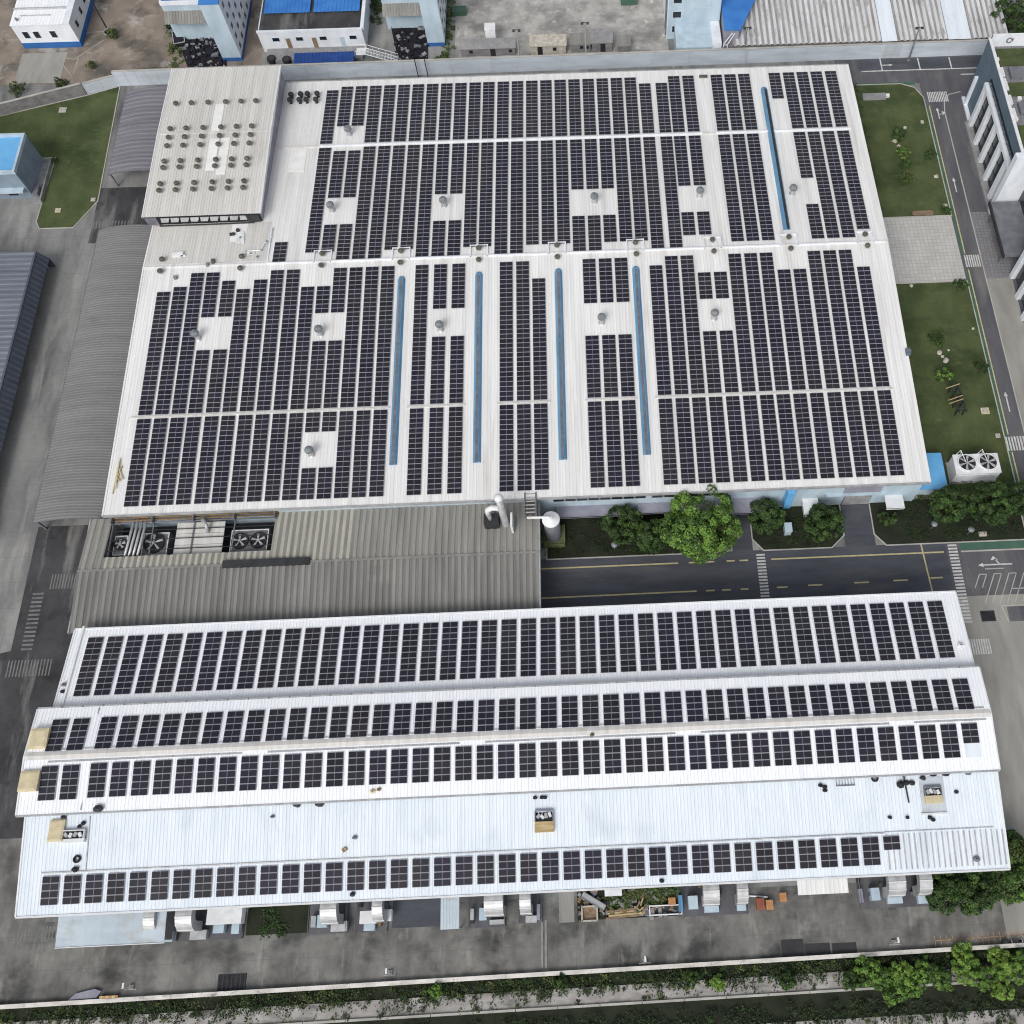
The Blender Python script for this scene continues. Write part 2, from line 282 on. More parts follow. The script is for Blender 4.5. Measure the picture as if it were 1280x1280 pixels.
def lawn(name, pts, label, m='grass', kz=0.12):
    sheet(name, pts, 0.05, M[m], label, 0.05)
    k = MB(); n = len(pts)
    cx = sum(p[0] for p in pts)/n; cy = sum(p[1] for p in pts)/n
    inn = []
    for i in range(n):
        a = Vector(pts[i-1]); b = Vector(pts[i]); c = Vector(pts[(i+1) % n])
        e1 = (b-a).normalized(); e2 = (c-b).normalized(); n1 = Vector((-e1.y,e1.x)); n2 = Vector((-e2.y,e2.x)); q = (n1+n2)
        q = q/ max(0.3, q.dot(n1)); inn.append((b.x-q.x*0.22, b.y-q.y*0.22))
    for i in range(n):
        j = (i+1) % n; A, B, C_, D = pts[i], pts[j], inn[j], inn[i]
        k.add([(A[0],A[1],kz),(B[0],B[1],kz),(C_[0],C_[1],kz),(D[0],D[1],kz),(C_[0],C_[1],0),(D[0],D[1],0),(A[0],A[1],0),(B[0],B[1],0)], [(3,2,1,0),(3,5,4,2),(0,1,7,6)])
    k.build('kerb', M['kerb'], kind='structure', label='pale kerb edging the '+label.split(' ')[0]+' planted area')
lawn('lawn', corner(60,79.2,142.4,182.2,4.5), 'upper east lawn beside the main factory wall')
lawn('lawn', rect(60,79.2,74.5,124.4), 'lower east lawn beside the main factory wall')
lawn('lawn', [(-150,177),(-150,168),(-120.6,168),(-121.2,149.5),(-120.2,147.6),(-113,147.6),(-109.0,154.8),(-110.0,189.6),(-117,187)], 'west lawn inside the slanting boundary wall')
lawn('planting_bed', [(29.6,65.2),(42.3,65.2),(44.8,67.5),(44.8,73.8),(27.8,73.8),(27.8,67.5)], 'middle planting bed below the factory wall', 'soil_dark')
lawn('planting_bed', [(-10.6,65.2),(21,65.2),(23.6,67.5),(23.6,73.8),(-10.6,73.8)], 'left planting bed below the factory wall', 'soil_dark')
lawn('planting_bed', [(52.6,65.2),(78.9,65.2),(78.9,74.3),(50.7,74.3),(50.7,67.5)], 'right planting bed below the factory wall', 'soil_dark')
def marks(name, quads, m, z, label):
    b = MB()
    for q in quads: b.add([(p[0],p[1],z) for p in q], [tuple(range(len(q)))])
    return b.build(name, m, kind='structure', label=label)
def strip(x0,y0,x1,y1,w):
    d = Vector((x1-x0,y1-y0)).normalized(); n = Vector((-d.y,d.x))*w/2
    return [(x0-n.x,y0-n.y),(x1-n.x,y1-n.y),(x1+n.x,y1+n.y),(x0+n.x,y0+n.y)]
marks('road_line', [strip(-12,63.3,13.5,63.3,.28), strip(30.8,63.3,63.0,63.3,.28)], M['yellow_paint'], .013, 'long yellow edge line along the north side of the dark road')
marks('road_line', [strip(-12,57.6,16.5,57.7,.28)], M['yellow_paint'], .013, 'yellow line along the south side of the dark road')
marks('road_line', [strip(a,y,b,y,.28) for a,b,y in ((15.5,17.2,63.3),(18.6,20.2,63.3),(22.5,24,63.3),(24.9,26.5,63.3),(18.2,19.8,57.7),(21.2,22.8,57.7),(24.6,26,57.7),(31.2,33.2,57.75),(37,39.6,57.9),(45.5,48.2,58),(52.7,55.4,58.1))], M['yellow_paint'], .0135, 'yellow dashes along the dark road')
marks('road_line', [strip(59.0,65.0,59.5,55.2,.28), strip(59.6,58.3,61.9,58.3,.28)], M['yellow_paint'], .0136, 'yellow cross line near the striped crossing')
def crossing(label, quads, m='white_paint'):
    r = place(bpy.data.objects.new('crosswalk', None), (quads[0][0][0], quads[0][0][1], 0.014), None, label=label, kind='structure')
    for q in quads:
        b = MB(); b.add([(p[0],p[1],.014) for p in q], [(0,1,2,3)]); b.build('stripe', M[m], r)
def stripes_y(x0,x1,ya,yb,n,f=.58): 
    p = (yb-ya)/n; return [rect(x0,x1,ya+i*p,ya+i*p+p*f) for i in range(n)]
def stripes_x(y0,y1,xa,xb,n,f=.58):
    p = (xb-xa)/n; return [rect(xa+i*p,xa+i*p+p*f,y0,y1) for i in range(n)]
crossing('white striped crossing over the dark road beside the planting bed', stripes_y(28.1,29.7,56.0,64.7,14))
crossing('long white striped crossing at the corner of the low building', stripes_y(63.9,65.6,49.5,65.0,24))
crossing('white striped crossing near the top of the east road', stripes_x(*( (176.2,179.4) ), 80.4,85.2,12))
crossing('white striped crossing beside the paved plaza', stripes_x(128.2,131.4,79.9,83.3,7))
crossing('white striped crossing beside the air cooled chiller', stripes_x(83.8,86.9,79.4,83.4,7))
crossing('short white striped crossing on the pale concrete road', stripes_x(43.6,46.4,63.4,68.2,11))
crossing('faint striped crossing below the grey shed', stripes_x(63.4,66.3,-101.5,-93.6,15,.45), 'faint_paint')
crossing('faint ladder of stripes on the stained road', stripes_y(-104.3,-102.3,52,63.2,14,.45), 'faint_paint')
crossing('faint striped crossing near the corner of the white roof', stripes_x(47.2,50.2,-106,-98,14,.4), 'faint_paint')
crossing('faint striped patch beside the pale blue lean-to', stripes_x(4.2,6.4,-95,-88.5,12,.4), 'faint_paint')
crossing('faint striped crossing above the left gap of the sheds', stripes_x(147.0,149,-109.5,-100,14,.4), 'faint_paint')
marks('cycle_lane', [rect(79.45,80.05,58,127.5), rect(79.5,80.1,131.8,175)], M['green_lane'], .013, 'narrow green lane beside the east lawns')
marks('cycle_lane', [rect(66.2,79,63.5,65.1), rect(62,78,181.9,182.9)], M['green_lane'], .0134, 'green lane along the ends of the roads')
marks('road_line', [rect(80.05,80.3,87.4,127.5), rect(80.1,80.35,131.8,175), rect(80.0,80.25,66,83.5)], M['yellow_paint'], .0132, 'pale yellow line beside the green lane')
marks('road_line', [rect(83.35,83.6,66,173), strip(83.47,173,84.0,176.2,.25), strip(84.0,176.2,85.4,178.4,.25), strip(85.4,178.4,88.4,179.2,.25), rect(66.2,79,63.1,63.4)], M['kerb'], .0138, 'pale line along the outer side of the east road')
marks('road_line', [rect(66,95,186.6,186.9), rect(70.9,71.2,186.9,191), rect(80.0,80.3,186.9,190.6), rect(87.6,87.9,186.9,190.6), rect(89.5,93.5,184.6,184.95)], M['white_paint'], .0131, 'white parking bay lines below the perimeter wall')
def arrow(x, y, L_, rz, turn, label):
    c, s = math.cos(rz), math.sin(rz); T = lambda q: [(x+a*c-b*s, y+a*s+b*c) for a, b in q]
    qs = [T([(-.13,-L_/2),(.13,-L_/2),(.13,L_/2-1),(-.13,L_/2-1)]), T([(-.4,L_/2-1),(.4,L_/2-1),(0,L_/2)])]
    if turn: qs += [T([(-.13,-L_*.15),(.13,-L_*.15),(1.1*turn,-L_*.05),(1.1*turn,.1)]), T([(.9*turn,-.7),(1.7*turn,0.1),(.9*turn,.7)])]
    marks('road_arrow', qs, M['white_paint'], .0142, label)
arrow(81.7,151,4.2,0,0,'white straight arrow on the east road opposite the upper lawn')
arrow(81.6,94.8,4.6,0,0,'white straight arrow on the east road opposite the lower lawn')
arrow(81.9,172.6,3.6,0,1,'white bent arrow below the top crossing')
arrow(72.0,60.4,6.4,math.pi/2,1,'white bent arrow beside the long crossing')
arrow(72.6,188.6,2.6,-math.pi/2,0,'small white arrow in the parking bay')
hz = []
for i in range(6):
    x = 65.9+i*2.75; y0 = 53.0 if i else 56.0; dx = (58.6-y0)*.5
    hz += [strip(x+(2.8-dx),y0,x+2.8,58.6,.17), strip(x+1.35+(2.8-dx),y0,x+4.15,58.6,.17), strip(x+2.8,58.6,x+4.15,58.6,.17)]
hz += [strip(71.5,52.4,90,52.4,.2), strip(74,55.6,80,55.6,.2), strip(71.5,52.4,72.2,49.4,.25), strip(70,59.6,73.5,59.6,.2)]
marks('hatching', hz, M['kerb'], .0146, 'pale slanting hatch lines on the road corner')
marks('dark_patch', [rect(72.4,95,49.4,52.2)], M['asphalt_mid'], .0123, 'grey asphalt box beside the dark pit cover')
marks('dark_patch', [rect(*at(978,1196)[:1],at(1006,1196)[0],at(990,1196)[1],at(990,1174)[1]), rect(at(1007,1195)[0],at(1039,1195)[0],at(1020,1195)[1],at(1020,1179)[1]), rect(at(1041,1193)[0],at(1072,1193)[0],at(1060,1193)[1],at(1060,1178)[1])], M['patch'], .0125, 'three dark asphalt squares on the south apron')
b = []
for i in range(16): 
    x, y = at(1170+i*7.4, 1184-i*.55); b.append(strip(x,y,x,y+1.6,.12))
x0,y0 = at(1168,1176); x1,y1 = at(1284,1168); b.append(strip(x0,y0,x1,y1,.14))
marks('bay_lines', b, M['orange_paint'], .0124, 'faded orange bay lines along the south parapet')
gx, gy = at(290,1228); g = place(bpy.data.objects.new('drain_grating', None), (gx,gy,0.02), None, label='dark rectangular drain grating in the south apron', category='drain grating')
b = MB(); b.box(gx-2.2,gx+2.2,gy-1.2,gy+1.2,.0,.02); b.build('pit', M['black'], g)
for i in range(7):
    b = MB(); b.box(gx-2.2+i*.68,gx-2.0+i*.68,gy-1.2,gy+1.2,.025,.06); b.build('bar', M['steel_dark'], g)
b = MB(); x, y = at(686,1150); x2, y2 = at(678,1210); b.box(x2-.15,x2+.15,y2,y,0.0,.10); b.box(x2+.45,x2+.75,y2,y,0.0,.10); b.build('drain_channel', M['plinth'], kind='structure', label='narrow drain channel crossing the south apron')

# ------------------------------------------------------------------ main factory building
def zmain(y): return 9.5+(178.3-y)/52.3*2.5 if y >= 126 else 9.5+(y-73.2)/52.8*2.5
fac = thing('factory_building', 'largest building with a white ribbed gable roof covered in solar panels', 'factory building', (-15,126,0))
XW, XE, YS, YN = -88.95, 59.4, 73.2, 178.3
b = MB(); b.corr('x', XW, XE, [(YS,9.5),(126,12.0)], .62, .03); b.corr('x', XW, XE, [(126,12.0),(YN,9.5)], .62, .03)
roof = b.build('roof', M['roof_white'], fac)
for y, x0 in ((YS-.05,XW),(YN+.05,-66)):
    b = MB(); b.box(x0,XE,y-.12,y+.12,9.05,9.62); b.build('gutter', M['steel'], fac)
b = MB()
for x in (XW,XE):
    for ya, yb in ((YS,126),(126,YN)):
        za, zb = zmain(ya), zmain(yb); b.add([(x-.15,ya,za-.5),(x+.15,ya,za-.5),(x+.15,ya,za+.1),(x-.15,ya,za+.1),(x-.15,yb,zb-.5),(x+.15,yb,zb-.5),(x+.15,yb,zb+.1),(x-.15,yb,zb+.1)],
            [(0,1,2,3),(7,6,5,4),(3,2,6,7),(0,3,7,4),(1,5,6,2)])
b.build('verge', M['roof_white'], fac)
b = MB(); b.box(XW+.6,XE-.6,YS+.7,YN-.7,0,9.0); b.build('wall', M['wall_blue'], fac)
b = MB(); b.add([(XW,125.5,11.99),(XE,125.5,11.99),(XE,126,12.12),(XW,126,12.12),(XE,126.5,11.99),(XW,126.5,11.99)], [(0,1,2,3),(3,2,4,5)]); b.build('ridge_cap', M['roof_white'], roof)
# south wall details
YF = YS+.7
for x0,x1,z0,z1 in ((-9,8,6.4,7.6),(9,22,6.4,7.6)):
    w = b = MB(); b.box(x0,x1,YF-.06,YF+.05,z0,z1); f = b.build('window_strip', M['wall_grey'], fac)
    n = int((x1-x0)/2)
    for i in range(n):
        b = MB(); q = x0+(i+.08)*(x1-x0)/n; b.box(q,q+(x1-x0)/n*.84,YF-.1,YF-.05,z0+.12,z1-.12); b.build('pane', M['glass'], f)
for x0,x1,y0,z in ((-8.5,4.2,71.6,3.9),(6.5,22,71.8,3.9),(22.9,29.3,70.8,4.3)):
    b = MB(); b.box(x0,x1,y0,YF,z,z+.28); b.box(x0,x1,y0,y0+.12,z-.25,z+.36); b.build('canopy', M['wall_violet'], fac)
b = MB(); b.box(33.6,34.9,72.3,YF,2.6,8.9); b.build('downpipe_box', M['blue_roof'], fac)
b = MB(); b.box(37.3,40.2,70.6,YF,3.0,3.25); b.box(37.3,40.2,70.6,70.75,2.2,3.3); b.box(37.3,37.45,70.6,YF,2.3,3.0); b.build('entrance_canopy', M['steel_white'], fac)
b = MB(); b.box(45.2,50.4,YF-.15,YF+.05,.05,4.4)
dr = b.build('loading_door', M['steel_mid'], fac)
for i in range(9):
    b = MB(); b.box(45.3,50.3,YF-.2,YF-.15,.1+i*.47,.5+i*.47); b.build('slat', M['steel'], dr)
b = MB(); b.box(44.6,51.5,YF-.18,YF+.05,5.2,7.4); b.build('louvre_band', M['wall_violet'], fac)
b = MB(); b.box(41.5,52.8,YF-.6,YF,4.7,4.9); b.build('canopy', M['wall_blue'], fac)
b = MB(); b.box(52.8,56.2,71.2,YF,2.9,3.1); b.box(52.8,56.2,71.2,71.35,2.5,3.2); b.build('entrance_canopy', M['steel_white'], fac)
b = MB(); b.box(53.7,55.1,YF-.12,YF+.05,.05,2.4); b.build('side_door', M['steel_mid'], fac)
# blue ridge ventilators let into the roof
def ridge_vent(x, ya, yb):
    za, zb = zmain(ya), zmain(yb); w, t, h = .82, .36, .62; prof = [(-w,-.1),(-t-.12,h*.8),(-t,h),(t,h),(t+.12,h*.8),(w,-.1)]
    b = MB(); n = len(prof); ends = [(ya-.0,za),(ya-.0,za),(yb,zb),(yb,zb)]
    vs = [(x+p,ya,za+q) for p,q in prof]+[(x+p,yb,zb+q) for p,q in prof]
    fs = [(i,i+1,n+i+1,n+i) for i in range(n-1) if i != 2]+[(2,3,n+3,n+2)]
    b.add(vs, fs)
    b.add([(x+p,yb,zb+q) for p,q in prof], [tuple(range(n))])
    for y, z, s in ((ya,za,1),):      # rounded upper end, square lower end
        ring = [(x+p,y,z+q) for p,q in prof]; m_ = [(x+p*.75,y+s*.55,z+q*.62) for p,q in prof]; e = [(x+p*.4,y+s*.8,z-.1) for p,q in prof]
        b.add(ring+m_+e, [(i,i+1,n+i+1,n+i) for i in range(n-1)]+[(n+i,n+i+1,2*n+i+1,2*n+i) for i in range(n-1)])
    v = b.build('ridge_ventilator', M['blue_metal'], roof)
    return v
for x, ya, yb in ((-37.75,121.0,80.9),(-22.55,121.4,80.7),(-6.85,121.5,80.6),(8.5,121.4,80.9),(39.6,170.9,129.9)):
    v = ridge_vent(x, ya, yb)
    # grey louvre along the crest: a fourth level is not allowed, so it hangs on the roof as well
    s = .9 if ya > yb else -.9; za, zb = zmain(ya-s)+.64, zmain(yb+.3)+.64; off = .0 if x < 30 else .18; yb += .3-s
    b = MB(); b.add([(x-.26+off,ya-s,za),(x+.26+off,ya-s,za),(x+.26+off,yb+s,zb),(x-.26+off,yb+s,zb)], [(3,2,1,0)])
    n = 34
    for i in range(n):
        y = ya+(yb-ya)*(i+.5)/n; z = za+(zb-za)*(i+.5)/n; b.box(x-.24+off,x+.24+off,y-.28,y+.28,z+.005,z+.05)
    b.build('ventilator_louvre', M['steel_mid'] if x < 30 else M['steel_dark'], roof)
# round turbine vents
b = MB(); b.lathe(0,0,[(.5,-.12),(.34,.1),(.34,.35)],12,0); b.lathe(0,0,[(.3,.35),(.52,.48),(.6,.72),(.5,.95),(.22,1.08)],20,1,.16)
VENT = mesh_of(b, 'roof_vent', [M['steel'], M['vent_metal']])
b = MB(); b.lathe(0,0,[(.85,-.1),(.5,.15),(.5,1.25)],14,0); b.lathe(0,0,[(.45,1.25),(.75,1.4),(.86,1.8),(.72,2.15),(.3,2.35)],24,1,.14)
BIGVENT = mesh_of(b, 'exhaust_vent', [M['steel'], M['vent_grey']])
b = MB(); b.lathe(0,0,[(.75,-.1),(.42,.1),(.42,.3)],12,0); b.lathe(0,0,[(.35,.3),(.55,.42),(.62,.7),(.5,.95),(.2,1.05)],20,1,.16)
for x, n in ((-85.3,1),(-69.6,1),(-53.7,1),(-38.1,1),(-22.6,1),(-7.0,1),(8.7,1),(24.2,1),(39.6,1),(55.0,1)):
    inst(VENT, 'roof_vent', (x,127.5,zmain(127.5)), roof); inst(VENT, 'roof_vent', (x+.05,124.6,zmain(124.6)), roof)
b = MB(); b.lathe(0,0,[(.5,-.12),(.3,.1),(.3,.5)],12,0); b.lathe(0,0,[(.3,.5),(.55,.65),(.62,1.0),(.5,1.3),(.2,1.42)],20,0,.16); DARKVENT = mesh_of(b, 'dark_roof_vent', [M['steel_dark']])
for u, v in ((365,118.5),(376.9,117.8),(385.6,117.5),(397.5,117.3),(363.8,125.6),(375.4,125.6),(384,125),(396,125)):
    x, y = at(u,v+3,9.9); inst(DARKVENT, 'dark_roof_vent', (x,y,zmain(y)), roof)
for x, y in ((-51.2,161.2),(-52.9,139.4),(-30,139.7),(.9,139.3),(22.7,139.9),(41.9,139.7),(-76.2,109.2),(-52.8,109.2),(-52.7,83.7),(-29.8,109.2),(1.3,109.5),(23.1,109.5)):
    inst(BIGVENT, 'exhaust_vent', (x,y,zmain(y)), roof)
# cable trays and walkway strips on the roof
def tray(pts, w=.22, h=.22, lift=.08):
    b = MB()
    for (xa,ya),(xb,yb) in zip(pts, pts[1:]):
        L_ = math.hypot(xb-xa,yb-ya)/2+w/2; dx = L_ if abs(xb-xa) > abs(yb-ya) else w/2; dy = w/2 if dx == L_ else L_
        cx, cy = (xa+xb)/2, (ya+yb)/2; z = zmain(cy); b.box(cx-dx,cx+dx,cy-dy,cy+dy,z+lift-.1,z+lift+h)
    return b.build('cable_tray', M['wall_white' if w < .25 else 'roof_vented'], roof)
pts = [(-64.6,125.9)]
for x in (-53.7,-38.1,-22.6,-7.0,8.7,24.2,39.6,55.0):
    pts += [(x-1.7,125.9),(x-1.7,128.6),(x+1.7,128.6),(x+1.7,125.9)]
pts += [(57.5,125.9)]; tray(pts)
tray([(-64.6,125.9),(-64.6,135)]); tray([(-75,157.85),(-57.4,157.85)],.26); tray([(-57.4,157.85),(56.8,158.1)]); tray([(25,157.95),(27.5,157.95)], .3)
for a,b_ in ((-86.6,-39.0),(-35.6,-25),(-18.7,-9.1),(-2.3,7.2),(10.7,55.3)): tray([(a,92.62),(b_,92.62)], .3, .14)
# skylight sheets
def patch(u0,v0,u1,v1,parent,zf,name='skylight',m='skylight'):
    x0,y0 = at(u0,v0,zf(0) if False else 10.2); x1,y1 = at(u1,v1,10.2); b = MB()
    b.add([(x0,y1,zmain(y1)+.07),(x1,y1,zmain(y1)+.07),(x1,y0,zmain(y0)+.07),(x0,y0,zmain(y0)+.07)], [(0,1,2,3)])
    b.add([(x0,y1,zmain(y1)),(x1,y1,zmain(y1)),(x1,y1,zmain(y1)+.07),(x0,y1,zmain(y1)+.07)], [(0,1,2,3)]); return b.build(name, M[m], parent)
patch(364,188,381,217,roof,zmain); patch(294,285,310,308,roof,zmain)
b = MB(); x, y = at(879,96.5,9.6); b.box(x-.9,x+.9,y-.35,y+.35,zmain(y),zmain(y)+.35); b.build('roof_hatch', M['vent_metal'], roof)

# raised vented hall on the factory's corner
vb = thing('vented_hall', 'white roofed hall with rows of round turbine vents rising at the factory corner', 'factory hall', (-78.4,157.5,0))
VX0,VX1,VY0,VY1,VZ,VR = -90.1,-66.5,137.0,178.4,14.0,14.5; VM = 158.8
def zv(y): return VR-abs(y-VM)/20.5*(VR-VZ)
b = MB(); b.corr('x',VX0,VX1,[(VY0,VZ),(VM,VR)],.55,.05); b.corr('x',VX0,VX1,[(VM,VR),(VY1,VZ)],.55,.05); vroof = b.build('roof', M['roof_vented'], vb)
b = MB(); b.box(VX0+.3,VX1-.3,VY0+.45,VY1-.3,0,VZ-.15); b.build('wall', M['wall_violet'], vb)
b = MB(); b.box(VX0,VX1,VM-.12,VM+.12,VR-.02,VR+.1); b.build('ridge_cap', M['roof_vented'], vroof)
b = MB()
for x in (VX0,VX1): b.add([(x-.1,VY0,VZ-.4),(x+.1,VY0,VZ-.4),(x+.1,VY1,VZ-.4),(x-.1,VY1,VZ-.4),(x-.1,VY0,VZ+.08),(x+.1,VY0,VZ+.08),(x+.1,VY1,VZ+.08),(x-.1,VY1,VZ+.08),(x-.1,VM,VR+.08),(x+.1,VM,VR+.08)], [(4,5,9,8),(8,9,6,7),(0,4,8,7,3),(1,2,6,9,5)])
b.build('verge', M['steel_white'], vb)
b = MB(); b.box(VX0+.4,VX1-.4,VY0+.2,VY0+.44,11.55,13.5); band = b.build('window_band', M['black'], vb)
for i in range(9):
    x = VX0+3.4+i*1.98; b = MB(); b.add([(x,VY0+.12,13.35),(x+1.75,VY0+.12,13.35),(x+1.2,VY0-.05,12.35),(x-.2,VY0-.05,12.35),(x,VY0+.19,13.35),(x+1.75,VY0+.19,13.35),(x+1.2,VY0+.19,12.3),(x-.2,VY0+.19,12.3)], [(3,2,1,0),(0,1,5,4),(3,0,4,7),(2,6,5,1)]); b.build('window_louvre', M['steel'], band)
b = MB(); b.box(VX0+.3,VX0+2.6,VY0-.0,VY0+.3,11.6,13.6); b.build('corner_panel', M['steel_mid'], vb)
b = MB(); b.box(VX1-3.0,VX1-.5,VY0-.25,VY0+.3,11.9,13.9); b.build('corner_box', M['steel_dark'], vb)
for x in (-87.3,-84.0,-80.45,-76.75,-73.5,-70.35):
    for y in (167.0,159.6,157.2,154.9,150.8,149.1,144.9,143.2): inst(VENT, 'roof_vent', (x,y,zv(y)), vroof, sc=1.0)
def vpatch(x0,x1,y0,y1):
    b = MB(); b.add([(x0,y0,zv(y0)+.08),(x1,y0,zv(y0)+.08),(x1,y1,zv(y1)+.08),(x0,y1,zv(y1)+.08),(x0,y0,zv(y0)),(x1,y0,zv(y0))], [(0,1,2,3),(4,5,1,0)]); b.build('skylight', M['skylight'], vroof)
for a in ((265,165,278,130),(257,213,272,174),(271,218,285,173)):
    x0, y0 = at(a[0]+2,a[1],14.3); x1, y1 = at(a[2],a[3],14.3); xm, _ = at((a[0]+a[2])/2+1,(a[1]+a[3])/2,14.3); vpatch(xm-.95,xm+.95,y0,y1)

# link building with the grey corrugated roof
lk = thing('link_building', 'low building with a grey corrugated roof between the two white roofs', 'industrial building', (-52,63.5,0))
LX0,LX1,LY0,LY1,LM = -92.6,-11.5,52.6,74.0,63.6
def zl(y): return 7.6-abs(y-LM)/10.5*1.0
OX0,OX1,OY0,OY1 = -88.6,-59.2,66.1,73.95
b = MB()
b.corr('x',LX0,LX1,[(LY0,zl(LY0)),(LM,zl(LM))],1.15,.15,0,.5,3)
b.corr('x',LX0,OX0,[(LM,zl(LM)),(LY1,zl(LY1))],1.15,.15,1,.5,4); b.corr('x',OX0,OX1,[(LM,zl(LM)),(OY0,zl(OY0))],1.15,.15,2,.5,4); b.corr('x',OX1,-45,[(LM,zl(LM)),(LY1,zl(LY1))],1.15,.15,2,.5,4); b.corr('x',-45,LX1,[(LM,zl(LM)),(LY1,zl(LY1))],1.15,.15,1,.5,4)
M['roof_bleached'] = mat('bleached_grey_sheet', lin(156,155,150), lin(134,133,129), (0.6,0.06,0.3), 0.7, fine=0.12, fs=1.5)
M['roof_cream'] = mat('cream_grey_sheet', lin(184,181,167), lin(160,158,148), (0.5,0.06,0.3), 0.7, fine=0.12, fs=1.5)
M['roof_grey_valley'] = mat('shade_and_dirt_in_grey_valleys', lin(124,123,120), lin(106,105,103), (0.6,0.06,0.3), 0.8, fine=0.1)  # darker valleys: shade between the ribs put into the colour, plus dirt
M['roof_cream_valley'] = mat('shade_and_dirt_in_bleached_valleys', lin(146,144,138), lin(126,124,119), (0.6,0.06,0.3), 0.8, fine=0.1)  # same painted rib shade and dirt for the paler sheets
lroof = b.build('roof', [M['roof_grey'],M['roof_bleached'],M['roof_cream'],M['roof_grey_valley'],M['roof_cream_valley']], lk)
b = MB(); b.box(LX0+.4,OX0-.02,LY0+.4,LY1-.4,0,6.3); b.box(OX0-.02,OX1+.02,LY0+.4,OY0-.05,0,6.3); b.box(OX1+.02,LX1-.4,LY0+.4,LY1-.1,0,6.3); b.build('wall', M['wall_grey'], lk)
b = MB(); b.box(LX0,LX1,LM-.22,LM+.22,zl(LM)+.06,zl(LM)+.18); b.build('ridge_cap', M['roof_grey'], lroof)
b = MB(); b.box(OX0,OX1,OY0,OY1,2.2,2.4); b.build('pit_floor', M['steel_dark'], lk)
b = MB(); x, y = at(333,703.5,7.8); b.box(x-7.6,x+7.6,y-.65,y+.65,zl(y)-.1,zl(y)+.55); rv = b.build('ridge_ventilator', M['steel_dark'], lroof)
b = MB(); b.box(LX0-.1,LX0+.1,LY0,LY1,6.2,6.75); b.box(LX1-.1,LX1+.12,LY0,LY1,6.2,7.75); b.build('verge', M['steel'], lk)
# cover sheets, pipes inside the opening
x0,_ = at(217,690,6.2); x1,_ = at(277,690,6.2); cov = None
for i in range(3):
    b = MB(); ya = OY0+.1+i*2.2; b.box(x0,x1,ya,ya+2.1,6.15,6.3); b.build('cover_sheet', M['roof_vented'], lk)
b = MB(); xc = (x0+x1)/2+.6; b.tube([(xc,73.2,6.3),(xc,72.6,7.4),(xc+.8,71.6,7.4),(xc+.8,70.6,6.4)], .35, 8); b.build('duct_bend', M['steel'], lk, smooth=True)
for i in range(4):
    x = at(163+i*5.2,672,6.6)[0]; b = MB(); b.tube([(x-.4,OY0-.3,6.75),(x+.3,OY1+.2,6.75)], .24, 8); b.build('white_pipe', M['steel'], lk, smooth=True)
for y, z, m in ((73.75,7.1,'rust'),(73.3,6.9,'rust'),(72.9,6.7,'steel_mid')):
    b = MB(); b.tube([(OX0+.2,y,z),(OX1+.4,y,z)], .17, 6); b.build('long_pipe', M[m], lk, smooth=True)
for i in range(5):
    x = OX0+.2+i*7.3; b = MB(); b.box(x-.1,x+.1,72.6,74.0,6.2,7.6); b.box(x-.1,x+.1,OY0,74.0,6.45,6.6); b.build('support_frame', M['steel_mid'], lk)
for y in (67.6,69.6,71.4):
    b = MB(); b.box(OX0,OX1,y-.06,y+.06,6.5,6.62); b.build('cross_bar', M['steel_dark'], lk)
# cooling towers in the pit
def fan_unit(root, x, y, z, r, ring='steel_dark', blade='steel', nb=6):
    b = MB(); b.lathe(x,y,[(r,z),(r,z+.22)],24,0); b.build('fan_disc', M['black'], root)
    b = MB(); n = 24
    vs = []; 
    for rr, zz in ((r,z+.02),(r,z+.42),(r+.16,z+.42),(r+.22,z+.02)):
        vs += [(x+rr*math.cos(2*math.pi*k/n), y+rr*math.sin(2*math.pi*k/n), zz) for k in range(n)]
    b.add(vs, [(i*n+k, i*n+(k+1)%n, (i+1)*n+(k+1)%n, (i+1)*n+k) for i in range(3) for k in range(n)]); fr = b.build('fan_ring', M[ring], root)
    for k in range(nb):
        a = 2*math.pi*(k+.3)/nb; c, s = math.cos(a), math.sin(a); T = lambda p,q,zz: (x+p*c-q*s, y+p*s+q*c, zz)
        b = MB(); b.add([T(.2,-.08,z+.3),T(r*.92,-.26,z+.24),T(r*.92,.26,z+.36),T(.2,.1,z+.34)], [(0,1,2,3)]); b.build('fan_blade', M[blade], fr)
    b = MB(); b.cyl(x,y,z+.22,z+.5,.24,10); b.build('fan_hub', M[blade], fr)
def cooling_tower(label, x0,x1,y0,y1,z, fans, r):
    t = thing('cooling_tower', label, 'cooling tower', ((x0+x1)/2,(y0+y1)/2,2.4), 'cooling towers in the roof opening')
    b = MB(); b.box(x0,x1,y0,y1,2.4,z); b.build('casing', M['wall_grey'], t)
    b = MB(); b.box(x0,x1,y0,y0+.16,z,z+.14); b.box(x0,x1,y1-.16,y1,z,z+.14); b.box(x0,x0+.16,y0+.16,y1-.16,z,z+.14); b.box(x1-.16,x1,y0+.16,y1-.16,z,z+.14); b.build('top_frame', M['steel_white'], t)
    for x, y in fans: fan_unit(t,x,y,z,r,nb=5)
cooling_tower('small cooling tower at the left end of the roof opening', -88.2,-85.9,67.2,71.0,5.4,[(-87.0,69.3)],1.0)
cooling_tower('square cooling tower right of the four white pipes', -83.1,-78.5,66.9,71.3,5.4,[(-81.0,69.3)],1.75)
cooling_tower('twin fan cooling tower at the right end of the roof opening', -67.3,-60.6,66.8,71.2,5.4,[(-65.6,69),(-62.3,69)],1.35)
